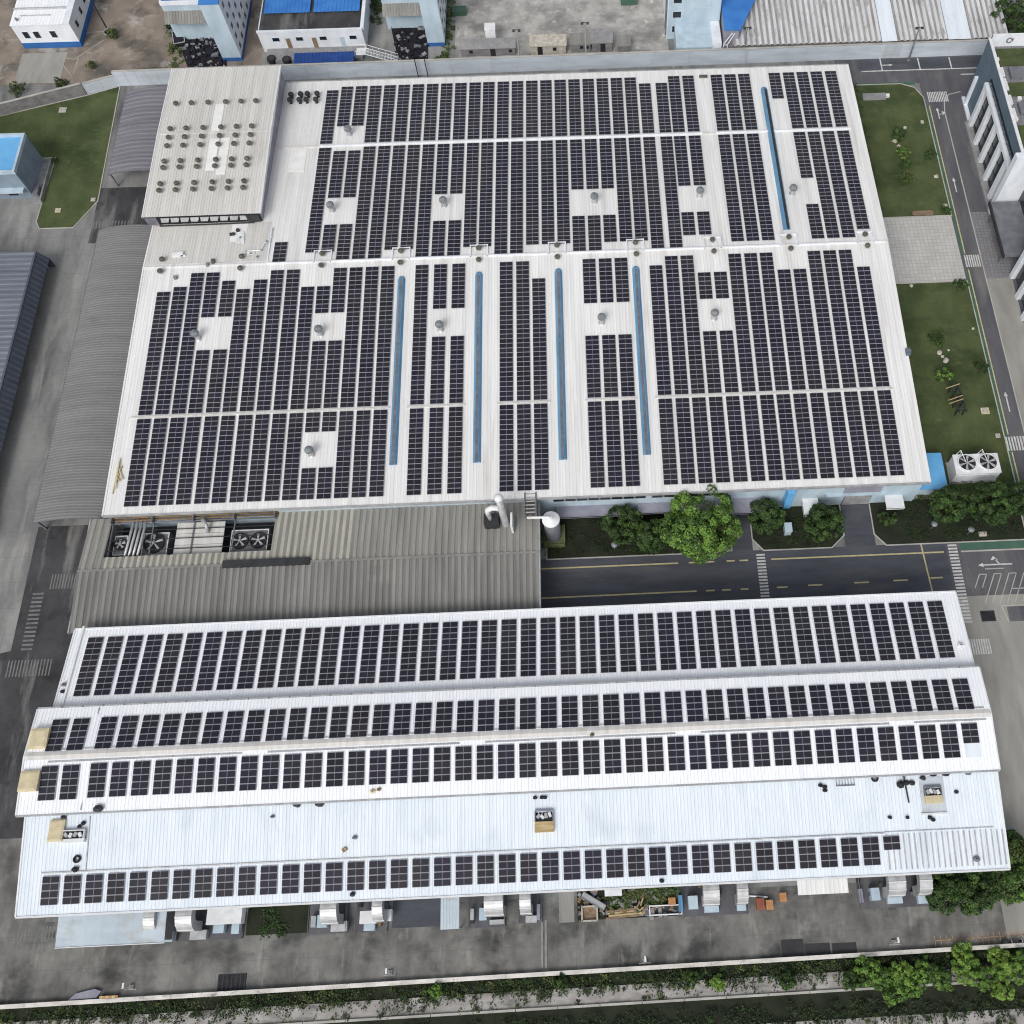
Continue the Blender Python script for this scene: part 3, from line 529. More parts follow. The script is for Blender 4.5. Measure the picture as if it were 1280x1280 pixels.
# stack and tank
st = thing('exhaust_stack', 'tall grey exhaust stack with a white elbow on the grey corrugated roof', 'exhaust stack', (-17.5,69.4,7))
b = MB(); b.cyl(-17.55,69.45,6.8,17.2,.62,16); b.build('pipe', M['steel'], st, smooth=True)
b = MB(); b.cyl(-17.55,69.45,17.2,17.9,.5,16); b.build('neck', M['steel_dark'], st)
b = MB(); b.lathe(-17.55,69.45,[(.75,17.9),(.82,18.3),(.6,18.8),(.25,19)],16); b.build('rain_cap', M['steel_white'], st, smooth=True)
b = MB(); b.tube([(-17.9,69.5,13.6),(-18.5,69.5,14.2),(-19.3,69.5,14.2),(-20.0,69.5,13.5),(-20.1,69.5,11.5)], .5, 10); b.build('elbow', M['steel_white'], st, smooth=True)
b = MB(); b.box(-21.2,-18.6,68.6,70.6,7.0,9.6); b.build('fan_box', M['steel_dark'], st)
b = MB(); b.tube([(-20.1,69.5,11.6),(-20,69.5,9.5)], .4, 10); b.build('drop_pipe', M['steel'], st, smooth=True)
b = MB(); b.box(-16.4,-16.05,67.6,70.2,7.1,10.5); b.build('white_riser', M['steel_white'], st)
tk = thing('silo_tank', 'round tank with a white conical top on a mossy plinth beside the grey roof', 'tank', (-9.35,69.5,0))
b = MB(); b.cyl(-9.35,69.5,.9,8.2,1.45,24); b.build('body', M['steel_mid'], tk, smooth=True)
b = MB(); b.lathe(-9.35,69.5,[(1.6,8.15),(1.6,8.35),(.35,9.0),(.3,9.2)],28); b.build('cone_top', M['steel_white'], tk)
b = MB(); b.box(-11.2,-7.2,67.4,71.6,0,.9); b.build('plinth', M['moss'], tk)
b = MB(); b.box(-7.4,-7.2,67.4,71.6,.9,1.25); b.box(-11.2,-7.4,67.4,67.6,.9,1.25); b.build('plinth_rim', M['moss'], tk)
b = MB(); b.tube([(-13.6,70.0,8.4),(-9.8,69.6,9.1),(-9.35,69.5,9.1)], .28, 8); b.build('feed_pipe', M['steel_white'], tk, smooth=True)
ldp = thing('steel_platform', 'small grey steel ladder platform at the factory eave near the stack', 'platform', (-12.8,72.3,7))
for x in (-13.9,-11.9):
    b = MB(); b.box(x-.1,x+.1,70.2,74.3,7.4,9.9); b.build('side_frame', M['steel_mid'], ldp)
for i in range(6):
    b = MB(); y = 70.5+i*.72; b.box(-13.8,-12.0,y-.1,y+.1,9.5,9.65); b.build('rung', M['steel'], ldp)

# ------------------------------------------------------------------ low white building in front
def z1(y): return 9+(52.4-y)/13.8*1.8
def z2(y): return 12+(38.3-y)/7.7 if y > 30.6 else 12+(y-21.9)/8.7
def z3(y): return 8.2+(y-7.6)/14.1*2.6
lb = thing('workshop_building', 'long low building with stepped bright white roofs and rows of solar panels', 'factory building', (-15,30,0))
b = MB(); b.corr('x',-90.15,60.2,[(38.5,z1(38.5)),(52.4,9.0)],.55,.05); r1 = b.build('rear_roof', M['roof_low'], lb)
b = MB(); b.corr('x',-91.9,60.45,[(21.9,12),(30.6,13.0)],.55,.05); b.corr('x',-91.9,60.45,[(30.6,13),(38.3,12)],.55,.05); r2 = b.build('middle_roof', M['roof_low'], lb)
b = MB(); b.corr('x',-91.1,60.4,[(7.6,8.2),(22.3,z3(22.3))],.55,.05); r3 = b.build('front_roof', M['roof_bluish'], lb)
b = MB(); b.box(-89.7,59.8,9.2,51.8,0,8.0); b.box(-91.0,59.9,22.4,37.8,8.0,11.7); b.build('wall', M['wall_blue'], lb)
b = MB(); b.box(-91.1,60.4,7.35,7.62,7.8,8.32); b.build('front_gutter', M['steel_white'], lb)
b = MB(); b.box(-90.15,60.2,52.38,52.62,8.6,9.1); b.build('rear_gutter', M['steel_white'], lb)
b = MB(); b.box(-91.9,60.45,38.3,38.55,11.55,12.06); b.box(-91.9,60.45,21.65,21.9,11.6,12.06); b.build('middle_gutter', M['steel'], lb)
b = MB(); b.add([(-91.9,30.0,12.98),(60.45,30.0,12.98),(60.45,30.6,13.14),(-91.9,30.6,13.14),(60.45,31.2,12.98),(-91.9,31.2,12.98)], [(0,1,2,3),(3,2,4,5)]); b.build('ridge_cap', M['roof_vented'], r2)
for i in range(5):
    x = -88+i*34; b = MB(); b.box(x,min(x+30,59.5),29.5,29.75,z2(29.6)+.04,z2(29.6)+.12); b.box(x,min(x+30,59.5),31.4,31.6,z2(31.5)+.04,z2(31.5)+.12); b.build('ridge_rail', M['steel'], r2)
b = MB()
for x, pr in ((-90.15,[(38.5,z1(38.5)),(52.4,9)]),(60.2,[(38.5,z1(38.5)),(52.4,9)]),(-91.9,[(21.9,12),(30.6,13),(38.3,12)]),(60.45,[(21.9,12),(30.6,13),(38.3,12)]),(-91.1,[(7.6,8.2),(21.9,z3(21.9))]),(60.4,[(7.6,8.2),(21.9,z3(21.9))])):
    for (ya,za),(yb,zb) in zip(pr, pr[1:]): b.add([(x-.12,ya,za-.4),(x+.12,ya,za-.4),(x+.12,ya,za+.1),(x-.12,ya,za+.1),(x-.12,yb,zb-.4),(x+.12,yb,zb-.4),(x+.12,yb,zb+.1),(x-.12,yb,zb+.1)], [(0,1,2,3),(7,6,5,4),(3,2,6,7),(0,3,7,4),(1,5,6,2)])
b.build('verge', M['steel_white'], lb)
def slopebox(name, zf, x0,x1,y0,y1,lo,hi,m,parent):
    b = MB(); b.add([(x0,y0,zf(y0)+lo),(x1,y0,zf(y0)+lo),(x1,y1,zf(y1)+lo),(x0,y1,zf(y1)+lo),(x0,y0,zf(y0)+hi),(x1,y0,zf(y0)+hi),(x1,y1,zf(y1)+hi),(x0,y1,zf(y1)+hi)], [(4,5,6,7),(0,1,5,4),(1,2,6,5),(2,3,7,6),(3,0,4,7)])
    return b.build(name, M[m], parent)
slopebox('cable_tray', z3, -87.8,41.5,13.45,13.62,.02,.16,'steel',r3)
slopebox('cable_tray', z3, 41.5,58.6,13.6,13.72,.02,.12,'steel',r3)
slopebox('cable_tray', z2, -82.15,-81.95,22.2,38.0,.02,.16,'steel',r2)
slopebox('cable_tray', z3, -81.2,-81.05,13.7,21.4,.02,.14,'steel',r3)
slopebox('lightning_strap', z1, -90,60,40.1-1.35,40.1-1.25,.05,.12,'steel',r1)
slopebox('drain_pipe', z1, -88.85,-88.55,38.8,52.9,.05,.3,'skylight',r1)
slopebox('skylight', z2, 55.4,57.9,23.9,26.3,.05,.09,'roof_bluish',r2)
for i in range(22): slopebox('seam_rib', z3, 41.8+i*.86,41.98+i*.86,8.2,13.3,.04,.14,'steel',r3)
for i in range(46):
    x = -88+i*3.3; b = MB(); b.box(x-.05,x+.05,38.35,38.5,12.0,12.35); b.build('gutter_bracket', M['steel_mid'], r2)

# ------------------------------------------------------------------ solar arrays: array > panel_column (rails) > solar_panel
PW, PD = 2.58, 1.0
def panel_mesh():
    b = MB(); xs = [-PW/2,-PW/2+.05,-.045,.045,PW/2-.05,PW/2]; ys = [-PD/2,-PD/2+.05,PD/2-.05,PD/2]; z = .04
    for i in range(5):
        for j in range(3):
            cell = j == 1 and i in (1,3); mid = j == 1 and i == 2; zz = z-.004 if cell else z
            b.add([(xs[i],ys[j],zz),(xs[i+1],ys[j],zz),(xs[i+1],ys[j+1],zz),(xs[i],ys[j+1],zz)], [(0,1,2,3)], 1 if cell else 2 if mid else 0)
    b.add([(xs[0],ys[0],0),(xs[5],ys[0],0),(xs[5],ys[3],0),(xs[0],ys[3],0),(xs[0],ys[0],z),(xs[5],ys[0],z),(xs[5],ys[3],z),(xs[0],ys[3],z)], [(0,1,5,4),(1,2,6,5),(2,3,7,6),(3,0,4,7)])
    return mesh_of(b, 'solar_panel', [M['frame'], M['cell'], M['busbar']])
PANEL = panel_mesh(); RAILS = {}
def rails(n, pitch):
    k = (n, pitch)
    if k not in RAILS:
        b = MB(); L_ = n*pitch
        for x in (-.75,.75): b.box(x-.04,x+.04,0,L_,.0,.09)
        RAILS[k] = mesh_of(b, 'panel_column', [M['frame']])
    return RAILS[k]
def array(label, zf, yref, cols, pitch=1.04, sgn=1):
    """cols: (x_left, first_row, last_row) ; rows counted from yref, going +y (sgn 1) or -y (sgn -1)"""
    xs = [c[0] for c in cols]; xc = (min(xs)+max(xs))/2+PW/2; sl_ = (zf(yref+sgn*2)-zf(yref))/(2*sgn)
    root = thing('solar_array', label, 'solar array', (xc, yref, zf(yref)+.06), 'solar arrays on the white roofs')
    root.rotation_euler.x = math.atan(sl_); k = math.sqrt(1+sl_*sl_)
    for x, a, e in cols:
        n = e-a
        if n <= 0: continue
        y0 = a*pitch if sgn > 0 else -e*pitch
        c = bpy.data.objects.new('panel_column', rails(n, pitch)); S.collection.objects.link(c); c.parent = root; c.location = (x+PW/2-xc, y0*k, 0)
        for i in range(n):
            p = bpy.data.objects.new('solar_panel', PANEL); S.collection.objects.link(p); p.parent = c; p.location = (0, (i+.5)*pitch*k, .09)
XN = [-57.3,-54.15,-51.0,-47.85,-44.7,-41.55,-38.4,-35.25,-32.1,-28.95,-25.8,-22.75,-19.55,-16.4,-13.2,-10.05,-6.9,-3.8,-.65,2.5,5.65,8.75,11.9,15.6,18.5,21.7,28.05,31.15,34.25,41.1,44.3,47.4,50.55,53.8]
BOT = [28,28,30,30,30,28,28,30,30,30,28,28,30,30,28,28,28,30,30,28,28,28,30,30,27,27,29,29,29,0,29,29,29,27]
HOLE = {1:(14,21),2:(14,21),8:(14,21),9:(14,21),17:(14,21),18:(14,21),19:(14,21),24:(14,21),25:(14,21),30:(13,20)}
def upperN(i):
    if i == 0: return [(0,16)]
    if i in (1,2): return [(5,17)]
    if i in (22,23): return [(0,15)]
    if i == 29: return [(9,17)]
    return [(0,17)]
def lowerN(i):
    s = 1 if i in (1,2) else 0
    if BOT[i] == 0: return []
    return [(s,HOLE[i][0]),(HOLE[i][1],BOT[i])] if i in HOLE else [(s,BOT[i])]
def colsN(f, r): return [(XN[i],a,e) for i in r for a,e in f(i)]
for r, t in ((range(0,26),'widest block'),(range(26,29),'three column block left of the blue ventilator'),(range(29,34),'block right of the blue ventilator')):
    array('solar array high on the far slope, '+t, zmain, 158.5, colsN(upperN, r))
    array('solar array low on the far slope, '+t, zmain, 157.35, colsN(lowerN, r), sgn=-1)
array('tiny five panel solar array beside the cluttered roof corner', zmain, 126.1, [(-63.6,0,5)])
XS = [-85.4,-82.3,-79.25,-76.2,-72.95,-69.9,-66.7,-63.6,-60.45,-57.35,-54.25,-51.2,-48.1,-44.95,-41.8,-35.1,-31.42,-27.83,-18.44,-15.2,-12.06,-2.0,1.2,4.35,11.2,14.4,17.5,20.65,23.85,27.05,30.25,33.35,36.5,39.65,42.95,46.1,49.2,52.35]
TOP = [26,27,30,30,28,26,28,30,30,26,26,30,30,30,30,30,30,30,30,30,26,30,30,30,28,30,30,26,26,30,30,30,26,26,30,30,30,26]
HS = {3:(13,20),4:(13,20),10:(14,20),11:(14,20),16:(14,20),17:(14,20),21:(13,20),22:(13,20),23:(13,20),27:(13,20),28:(13,20)}
def upperS(i): return [(0,HS[i][0]),(HS[i][1],TOP[i])] if i in HS else [(0,TOP[i])]
def lowerS(i): return [(0,4),(11,17)] if i in (10,11) else [(0,17)]
for r, t in ((range(0,15),'large block left of the first blue ventilator'),(range(15,18),'block between the first and second blue ventilators'),(range(18,21),'block between the second and third blue ventilators'),(range(21,24),'block between the third and fourth blue ventilators'),(range(24,38),'large block right of the last blue ventilator')):
    array('solar array on the upper near slope, '+t, zmain, 93.0, [(XS[i],a,e) for i in r for a,e in upperS(i)])
    array('solar array on the lower near slope, '+t, zmain, 92.25, [(XS[i],a,e) for i in r for a,e in lowerS(i)], pitch=1.03, sgn=-1)
array('long solar array of ten panel columns on the rear white roof', z1, 40.4, [(-87.4+i*3.307,0,10) for i in range(44)])
array('long solar array on the far side of the middle gable roof', z2, 31.25, [(-81.2+i*3.332,0,5) for i in range(42)])
array('two column solar array beside the upper beige roof box', z2, 31.2, [(-88.85,0,5),(-85.55,0,5)])
array('long solar array on the near side of the middle gable roof', z2, 23.95, [(-81.3+i*3.332,0 if i < 41 else 2,5) for i in range(42)])
array('two column solar array beside the lower beige roof box', z2, 23.85, [(-88.85,0,5),(-85.55,0,5)])
array('front row solar array along the lowest eave of the white roof', z3, 8.98, [(-87.5+i*3.301,0 if i < 39 else 2,4) for i in range(40)], pitch=1.03)

# ------------------------------------------------------------------ grey sheds on the west side
def barrel(x0,x1,z0,zm,n=10):
    return [(x0+(x1-x0)*i/n, z0+(zm-z0)*(1-(2*i/n-1)**2)) for i in range(n+1)]
def shed(name, label, x0,x1,y0,y1,z0,zm,pitch,m,posts):
    t = thing(name, label, 'shed', ((x0+x1)/2,(y0+y1)/2,0))
    b = MB(); b.corr('y',y0,y1,barrel(x0,x1,z0,zm),pitch,.045 if pitch < 1 else .12,0,.45); b.build('roof', M[m], t, smooth=False)
    b = MB(); pr = barrel(x0,x1,z0,zm); n = len(pr)
    for y in (y0+.02,y1-.02):
        b.add([(x,y,z-.02) for x,z in pr]+[(x,y,z-.3) for x,z in pr], [(i,i+1,n+i+1,n+i) for i in range(n-1)])
    b.build('end_trim', M['steel_mid'], t)
    b = MB(); b.box(x0-.12,x0+.02,y0,y1,z0-.3,z0+.05); b.build('gutter', M['steel_mid'], t)
    for i in range(posts):
        y = y0+.5+(y1-y0-1)*i/(posts-1)
        for x in (x0+.25,x1-.25):
            b = MB(); b.box(x-.15,x+.15,y-.15,y+.15,0,z0-.0); b.build('post', M['steel_mid'], t)
shed('open_shed','long grey barrel roofed shed beside the left edge of the factory roof',-104.6,-89.3,75.0,143.0,4.0,5.4,.6,'shed_grey',9)
shed('open_shed','short violet grey barrel roofed shed beside the vented hall',-105.4,-90.4,158.4,183.4,4.0,5.2,1.25,'shed_violet',4)
t = thing('storage_building','slate blue ribbed shed cut by the left picture edge','shed',(-130,112,0))
b = MB(); b.corr('y',70,137.0,[(-150,5.6),(-116.2,5.0)],1.3,.16,0,.45); b.build('roof', M['shed_blue'], t)
b = MB(); b.box(-149.5,-116.4,70.2,136.8,0,4.9); b.build('wall', M['wall_grey'], t)
b = MB(); b.corr('y',70,137.0,[(-116.0,4.95),(-114.6,2.6)],1.3,.14,0,.45); b.build('side_sheet', M['shed_wall'], t)
b = MB(); b.box(-116.35,-115.95,70,137,4.9,5.2); b.build('verge', M['shed_wall'], t)
b = MB(); b.add([(-116.1,137.05,5),(-114.6,137.05,2.6),(-114.6,137.05,0),(-116.3,137.05,0)], [(0,1,2,3)]); b.build('end_panel', M['shed_wall'], t)
# guard house
t = thing('gate_house','pale blue parapeted house with a sunken blue roof beside the west lawn','house',(-133,162,0))
b = MB(); b.box(-150,-123.1,156.3,167.2,0,7.3); b.build('wall', M['wall_slate'], t)
b = MB(); b.box(-150,-123.0,156.2,156.7,7.3,8.1); b.box(-150,-123.0,166.8,167.3,7.3,8.1); b.box(-123.5,-123.0,156.7,166.8,7.3,8.1); b.build('parapet', M['wall_blue'], t)
b = MB(); b.box(-150,-123.5,156.7,166.8,7.25,7.4); b.build('roof', M['blue_roof'], t)
b = MB(); b.box(-150,-123.6,155.0,156.3,2.9,3.3); b.build('canopy', M['wall_blue'], t)
for i in range(5):
    b = MB(); x = -148+i*5; b.box(x,x+2.2,156.24,156.33,1.0,2.4); f = b.build('window', M['steel_mid'], t); b = MB(); b.box(x+.15,x+2.05,156.2,156.26,1.15,2.25); b.build('pane', M['glass'], f)
b = MB(); b.box(-123.1,-120.9,154.6,166.0,0,.5); b.build('porch', M['plinth'], t)
b = MB(); b.box(-121.2,-120.9,154.6,166.0,.5,1.1); b.build('porch_wall', M['plinth'], t)
b = MB(); b.box(-123.0,-121.8,156.2,158.6,.5,1.4); b.build('condenser', M['steel_mid'], t)

# ------------------------------------------------------------------ boundary walls
def wall_run(label, name, p0, p1, h, n, m, th=.35, cap='kerb', z0=0):
    t = thing(name, label, 'wall', (p0[0],p0[1],0)); d = Vector((p1[0]-p0[0],p1[1]-p0[1])); L_ = d.length; a = math.atan2(d.y,d.x)
    for i in range(n):
        f = (i+.5)/n; b = MB(); b.obox((p0[0]+d.x*f,p0[1]+d.y*f,z0+h/2),(L_/n-.06,th,h),a); b.build('wall_panel', M[m], t)
    for i in range(n+1):
        f = i/n; b = MB(); b.obox((p0[0]+d.x*f,p0[1]+d.y*f,z0+h/2-.05),(.3,th+.1,h),a); b.build('pier', M[m], t)
    b = MB(); b.obox((p0[0]+d.x*.5,p0[1]+d.y*.5,z0+h+.06),(L_,th+.14,.12),a); b.build('coping', M[cap], t)
wall_run('long pale perimeter wall behind the factory roof','perimeter_wall',(-110.0,190.0),(97,191.2),4.0,42,'wall_perim')
wall_run('slanting grey concrete boundary wall above the west lawn','boundary_wall',(-152,176.2),(-117.4,187.6),3.0,7,'wall_grey')
wall_run('short pale wall piece joining the two boundary walls','boundary_wall',(-117.0,187.8),(-110.3,190.0),2.8,2,'wall_perim')
def light_pole(label, x, y, h, heads=2, base=0, m='steel'):
    t = thing('floodlight_pole', label, 'light pole', (x,y,0), 'floodlight poles near the perimeter wall')
    b = MB(); b.cyl(x,y,0,h,.22,8,0,.13); b.build('pole', M[m], t)
    b = MB(); b.box(x-.8,x+.8,y-.06,y+.06,h-.12,h); b.build('crossarm', M['steel_dark'], t)
    for i in range(heads):
        b = MB(); b.obox((x-.65+1.3*i/(heads-1),y-.25,h-.05),(.55,.5,.3),0,0,.5); b.build('lamp', M['steel_dark'], t)
    b = MB(); b.cyl(x,y,0,.35,.35,10); b.build('base', M['plinth'], t)
x,y = at(650.6,76); light_pole('pale floodlight pole left of the cream hut behind the wall', x,192.2,10,2)
x,y = at(733.5,90); light_pole('pale floodlight pole right of the cream hut behind the wall', x,192.0,11.5,2)
x,y = at(1135,73); light_pole('dark floodlight pole in front of the wall on the upper road', x,189.9,9.2,2,m='steel_mid')
x,y = at(930,85); light_pole('dark floodlight pole behind the wall near the stained ribbed roof', x,191.9,9.0,2,m='steel_mid')
for u in (523.5,535.5):
    x, y = at(u,94); t = thing('wall_post', 'dark post standing against the perimeter wall, %s of the pair' % ('left' if u < 530 else 'right'), 'post', (x,189.2,0), 'dark posts against the wall')
    b = MB(); b.cyl(x,189.35,0,5.2,.12,8); b.build('pole', M['steel_dark'], t); b = MB(); b.cyl(x,189.35,0,.3,.25,8); b.build('base', M['plinth'], t)

# ------------------------------------------------------------------ behind the wall, from left to right
def windows(t, face, coords, w, h, m='glass', fr='wall_white'):
    """face: ('y', y) looking south or ('x', x) looking east; coords: centres (along, z)"""
    ax, c = face
    for a, z in coords:
        b = MB(); g = MB()
        if ax == 'y':
            b.box(a-w/2-.08,a+w/2+.08,c-.06,c+.02,z-h/2-.08,z+h/2+.08); g.box(a-w/2,a+w/2,c-.09,c-.055,z-h/2,z+h/2)
        else:
            s_ = 1 if face[2:] == () else face[2]
            b.box(min(c-.02*s_,c+.06*s_),max(c-.02*s_,c+.06*s_),a-w/2-.08,a+w/2+.08,z-h/2-.08,z+h/2+.08); g.box(min(c+.055*s_,c+.09*s_),max(c+.055*s_,c+.09*s_),a-w/2,a+w/2,z-h/2,z+h/2)
        f = b.build('window', M[fr], t); g.build('pane', M[m], f)
t = thing('office_block','white two storey block with a blue base band at the upper left corner','building',(-128,210,0))
b = MB(); b.box(-134.9,-121.2,203.4,222,1.5,6.3); b.build('wall', M['wall_white'], t)
b = MB(); b.box(-135.0,-121.1,203.3,222,0,1.5); b.build('base_band', M['blue_base'], t)
b = MB(); b.corr('x',-135.1,-122.6,[(203.2,6.35),(222,6.6)],.8,.06); rf = b.build('roof', M['roof_low'], t)
b = MB(); b.box(-122.5,-121.0,203.2,222,6.3,6.75); b.build('parapet', M['wall_white'], t)
b = MB(); b.box(-135.1,-122.6,208.4,208.7,6.5,6.9); b.box(-133,-126,206.2,206.35,6.5,6.7); b.build('roof_step', M['steel'], rf)
b = MB(); b.cyl(-133.6,205.0,6.3,7.0,.3,10); b.build('roof_vent', M['vent_grey'], rf)
windows(t, ('y',203.4), [(-132.6,3.7),(-130.1,3.7),(-126.2,3.7)], 1.3, 1.7)
windows(t, ('x',-121.2), [(206.5,3.9),(211,3.9),(215,3.9)], 1.2, 1.5)
sheet('slab', rect(-135.2,-124.5,191.6,201.6), .05, M['concrete_e'], 'pale concrete pad in front of the white office block', .05)
b = MB()
for p in ([at(92,92),at(98,73)],[at(93,74),at(130,50)],[at(78,72),at(93,74)],[at(106,41),at(132,39)],[at(78,80),at(90,96)]): 
    b.add([(q[0],q[1],.02) for q in strip(*p[0],*p[1],.35)], [(0,1,2,3)])
b.build('footpath', M['concrete_e'], kind='structure', label='narrow pale paths crossing the brown soil yard')
x, y = at(138,43); t = thing('round_planter','round concrete planter ringed wall at the foot of the tall pole','planter',(x,y,0))
b = MB(); n = 20; vs = []
for rr, zz in ((1.35,0),(1.35,.9),(1.05,.9),(1.05,.55)): vs += [(x+rr*math.cos(2*math.pi*k/n), y+rr*math.sin(2*math.pi*k/n), zz) for k in range(n)]
b.add(vs, [(i*n+k, i*n+(k+1)%n, (i+1)*n+(k+1)%n, (i+1)*n+k) for i in range(3) for k in range(n)]); b.build('ring_wall', M['plinth'], t)
b = MB(); b.cyl(x,y,.3,.6,1.06,20); b.build('soil', M['soil_dark'], t)
px_, py_ = at(135,38); t = thing('utility_pole','tall dark utility pole rising from the round planter','pole',(px_,py_,0))
b = MB(); b.cyl(px_,py_,0,16,.2,8,0,.14); b.build('pole', M['steel_dark'], t); b = MB(); b.box(px_-1,px_+1,py_-.08,py_+.08,15.2,15.4); b.build('crossarm', M['steel_dark'], t)
# tower block B with dark junk yard
def block(label, x0,x1,y0,y1,h, wing, nwin, cols):
    t = thing('apartment_block', label, 'building', ((x0+x1)/2,(y0+y1)/2,0))
    b = MB(); b.box(x0,x1,y0,y1,1.0,h); b.build('wall', M['wall_blue'], t)
    b = MB(); b.box(x0-.08,x1+.08,y0-.08,y1+.08,0,1.0); b.build('base_band', M['blue_base'], t)
    b = MB(); b.box(x0-.1,x1+.1,y0-.1,y1+.1,h,h+.25); b.build('roof', M['blue_strong'], t)
    b = MB(); b.box(x1,x1+.06,y0+.05,y1,1.02,h-.02); b.build('east_facade', M['wall_white'], t)
    windows(t, ('x',x1+.06), [(y0+2.2+i*3.4,2.6+k*2.7) for i in range(cols) for k in range(nwin)], 1.2, 1.3, 'glass_soft')
    wx0,wx1,wy0,wy1,wh = wing
    b = MB(); b.box(wx0,wx1,wy0,wy1,0,wh); b.build('wing', M['wall_blue'], t)
    b = MB(); b.box(wx0-.1,wx1,wy0-.15,wy0+.3,wh,wh+.9); b.box(wx0-.1,wx0+.3,wy0+.3,wy1,wh,wh+.9); b.build('wing_parapet', M['wall_white'], t)
    b = MB(); b.box(wx0+.3,wx1,wy0+.3,wy1,wh,wh+.3); b.build('wing_roof', M['blue_strong'], t)
    b = MB(); b.corr('x',wx0,wx1+.3,[(wy0-2.6,wh-3.1),(wy0,wh-1.6)],.7,.1,0,.4); b.build('awning', M['roof_grey'], t)
    return t
block('white apartment block with a grid of windows and blue edges behind the vented hall',-86.4,-82.0,196.9,224,15.2,(-98.5,-86.5,204.6,224,9.5),5,5)
block('pale blue apartment block beside the concrete yard',-37.6,-33.5,199.8,224,14.5,(-47.6,-37.7,206.2,224,8.5),4,4)
def scrap(label, poly, n, seed, dark=True):
    r = random.Random(seed); b = MB(); xs = [p[0] for p in poly]; ys = [p[1] for p in poly]
    def inside(x,y):
        c = False
        for i in range(len(poly)):
            (xa,ya),(xb,yb) = poly[i-1], poly[i]
            if (ya > y) != (yb > y) and x < (xb-xa)*(y-ya)/(yb-ya)+xa: c = not c
        return c
    b.prism(poly, .012, .18, 0)
    while n > 0:
        x = r.uniform(min(xs),max(xs)); y = r.uniform(min(ys),max(ys))
        if not inside(x,y): continue
        n -= 1; s = r.uniform(.2,1.0); b.obox((x,y,.2+r.random()*.25),(s,s*r.uniform(.4,2.2),r.uniform(.1,.5)),r.uniform(0,3.1), r.choice([0,0,0,0,1,2]), r.uniform(-.4,.4))
    return b.build('scrap_heap', [M['black_net'],M['steel_mid'],M['plinth']], kind='stuff', label=label)
scrap('black sheeting and scrap below the white apartment block', [at(206,30),at(262,30),at(283,76),at(284,88),at(236,88),at(226,60)], 170, 3)
scrap('black sheeting and grey scrap below the pale blue apartment block', [at(485,12),at(526,17),at(535,52),at(535,79),at(499,80),at(490,40)], 140, 5)
x,y = at(225,50); t = thing('water_trough','open pale framed trough on the dark scrap yard edge','trough',(x,y,0))
b = MB(); b.obox((x,y,.45),(2.6,4.4,.9),.25); b.build('body', M['black_net'], t)
for sx, sy, w, l in ((-1.3,0,.18,4.4),(1.3,0,.18,4.4),(0,-2.2,2.6,.18),(0,2.2,2.6,.18)):
    c_, s_ = math.cos(.25), math.sin(.25); b = MB(); b.obox((x+sx*c_-sy*s_,y+sx*s_+sy*c_,.95),(w,l,.14),.25); b.build('rim', M['steel'], t)
# blue roofed workshop C
t = thing('blue_roofed_workshop','low white workshop with two blue roof sheets and a dark front terrace','building',(-65,206,0))
b = MB(); b.box(-77.0,-52.4,199.6,222,0,5.2); b.build('wall', M['wall_white'], t)
b = MB(); b.box(-76.7,-52.7,199.9,222,5.2,5.28); b.build('terrace_roof', M['asphalt_w'], t)
b = MB(); b.box(-77.1,-52.3,199.5,199.9,5.2,5.75); b.box(-52.7,-51.9,199.9,222,5.2,5.75); b.build('parapet', M['wall_white'], t)
for a, c in ((-76.0,-65.0),(-64.2,-53.2)):
    b = MB(); b.corr('x',a,c,[(205.6,5.7),(222,6.4)],.9,.08); b.build('blue_roof', M['blue_strong'], t)
windows(t, ('y',199.6), [(-73.2,3.4),(-67.6,3.4),(-62.0,3.4),(-54.9,3.4)], 1.6, .9)
for x in (-70.4,-64.2,-57.6):
    b = MB(); b.box(x-.5,x+.5,199.5,199.62,.9,3.6); b.build('door', M['wood_brown'] if x < -60 else M['wall_blue'], t)
b = MB(); b.box(-76,-53,195.6,199.6,0,.9); b.build('landing', M['plinth'], t)
t = thing('blue_awning','deep blue tarpaulin awning in front of the blue roofed workshop','awning',(-61.5,193,0))
b = MB(); b.corr('x',-68.6,-54.4,[(191.5,2.5),(195.3,3.0)],.9,.08); b.build('cover', M['blue_dark'], t)
for x in (-68.3,-61.5,-54.7):
    for y in (191.7,195.1):
        b = MB(); b.box(x-.08,x+.08,y-.08,y+.08,0,2.5); b.build('post', M['steel_mid'], t)
t = thing('outside_stair','white steel stair with railings beside the blue awning','stair',(-50,194,0))
b = MB(); b.box(-53.9,-51.6,194.2,196.4,2.8,3.0); b.build('landing', M['steel_white'], t)
for i in range(11):
    b = MB(); q = -51.5+i*.62; b.box(q,q+.6,194.3,196.1,2.75-i*.25,2.83-i*.25); b.build('step', M['steel'], t)
for y in (194.15,196.2):
    b = MB(); b.tube([(-53.9,y,4.0),(-51.6,y,4.0),(-44.6,y,1.2)], .07, 6); b.tube([(-51.6,y,3.0),(-44.6,y,.2)], .1, 6)
    for i in range(6): b.tube([(-51.6+i*1.4,y,3.0-i*.56),(-51.6+i*1.4,y,4.0-i*.56)], .05, 5)
    b.build('railing', M['steel_white'], t)
for i, (u,v) in enumerate(((341,78),(360,79))):
    x, y = at(u,v); t = thing('round_bin','dark round bin behind the factory wall, %s of the pair' % ('left' if i == 0 else 'right'),'bin',(x,y,0),'dark round bins'); 
    b = MB(); b.lathe(x,y,[(.9,0),(1.1,1.1),(1.05,1.3)],14); b.build('body', M['black'], t); b = MB(); b.lathe(x,y,[(.8,1.3),(.75,1.36)],14); b.build('lid', M['steel_dark'], t)
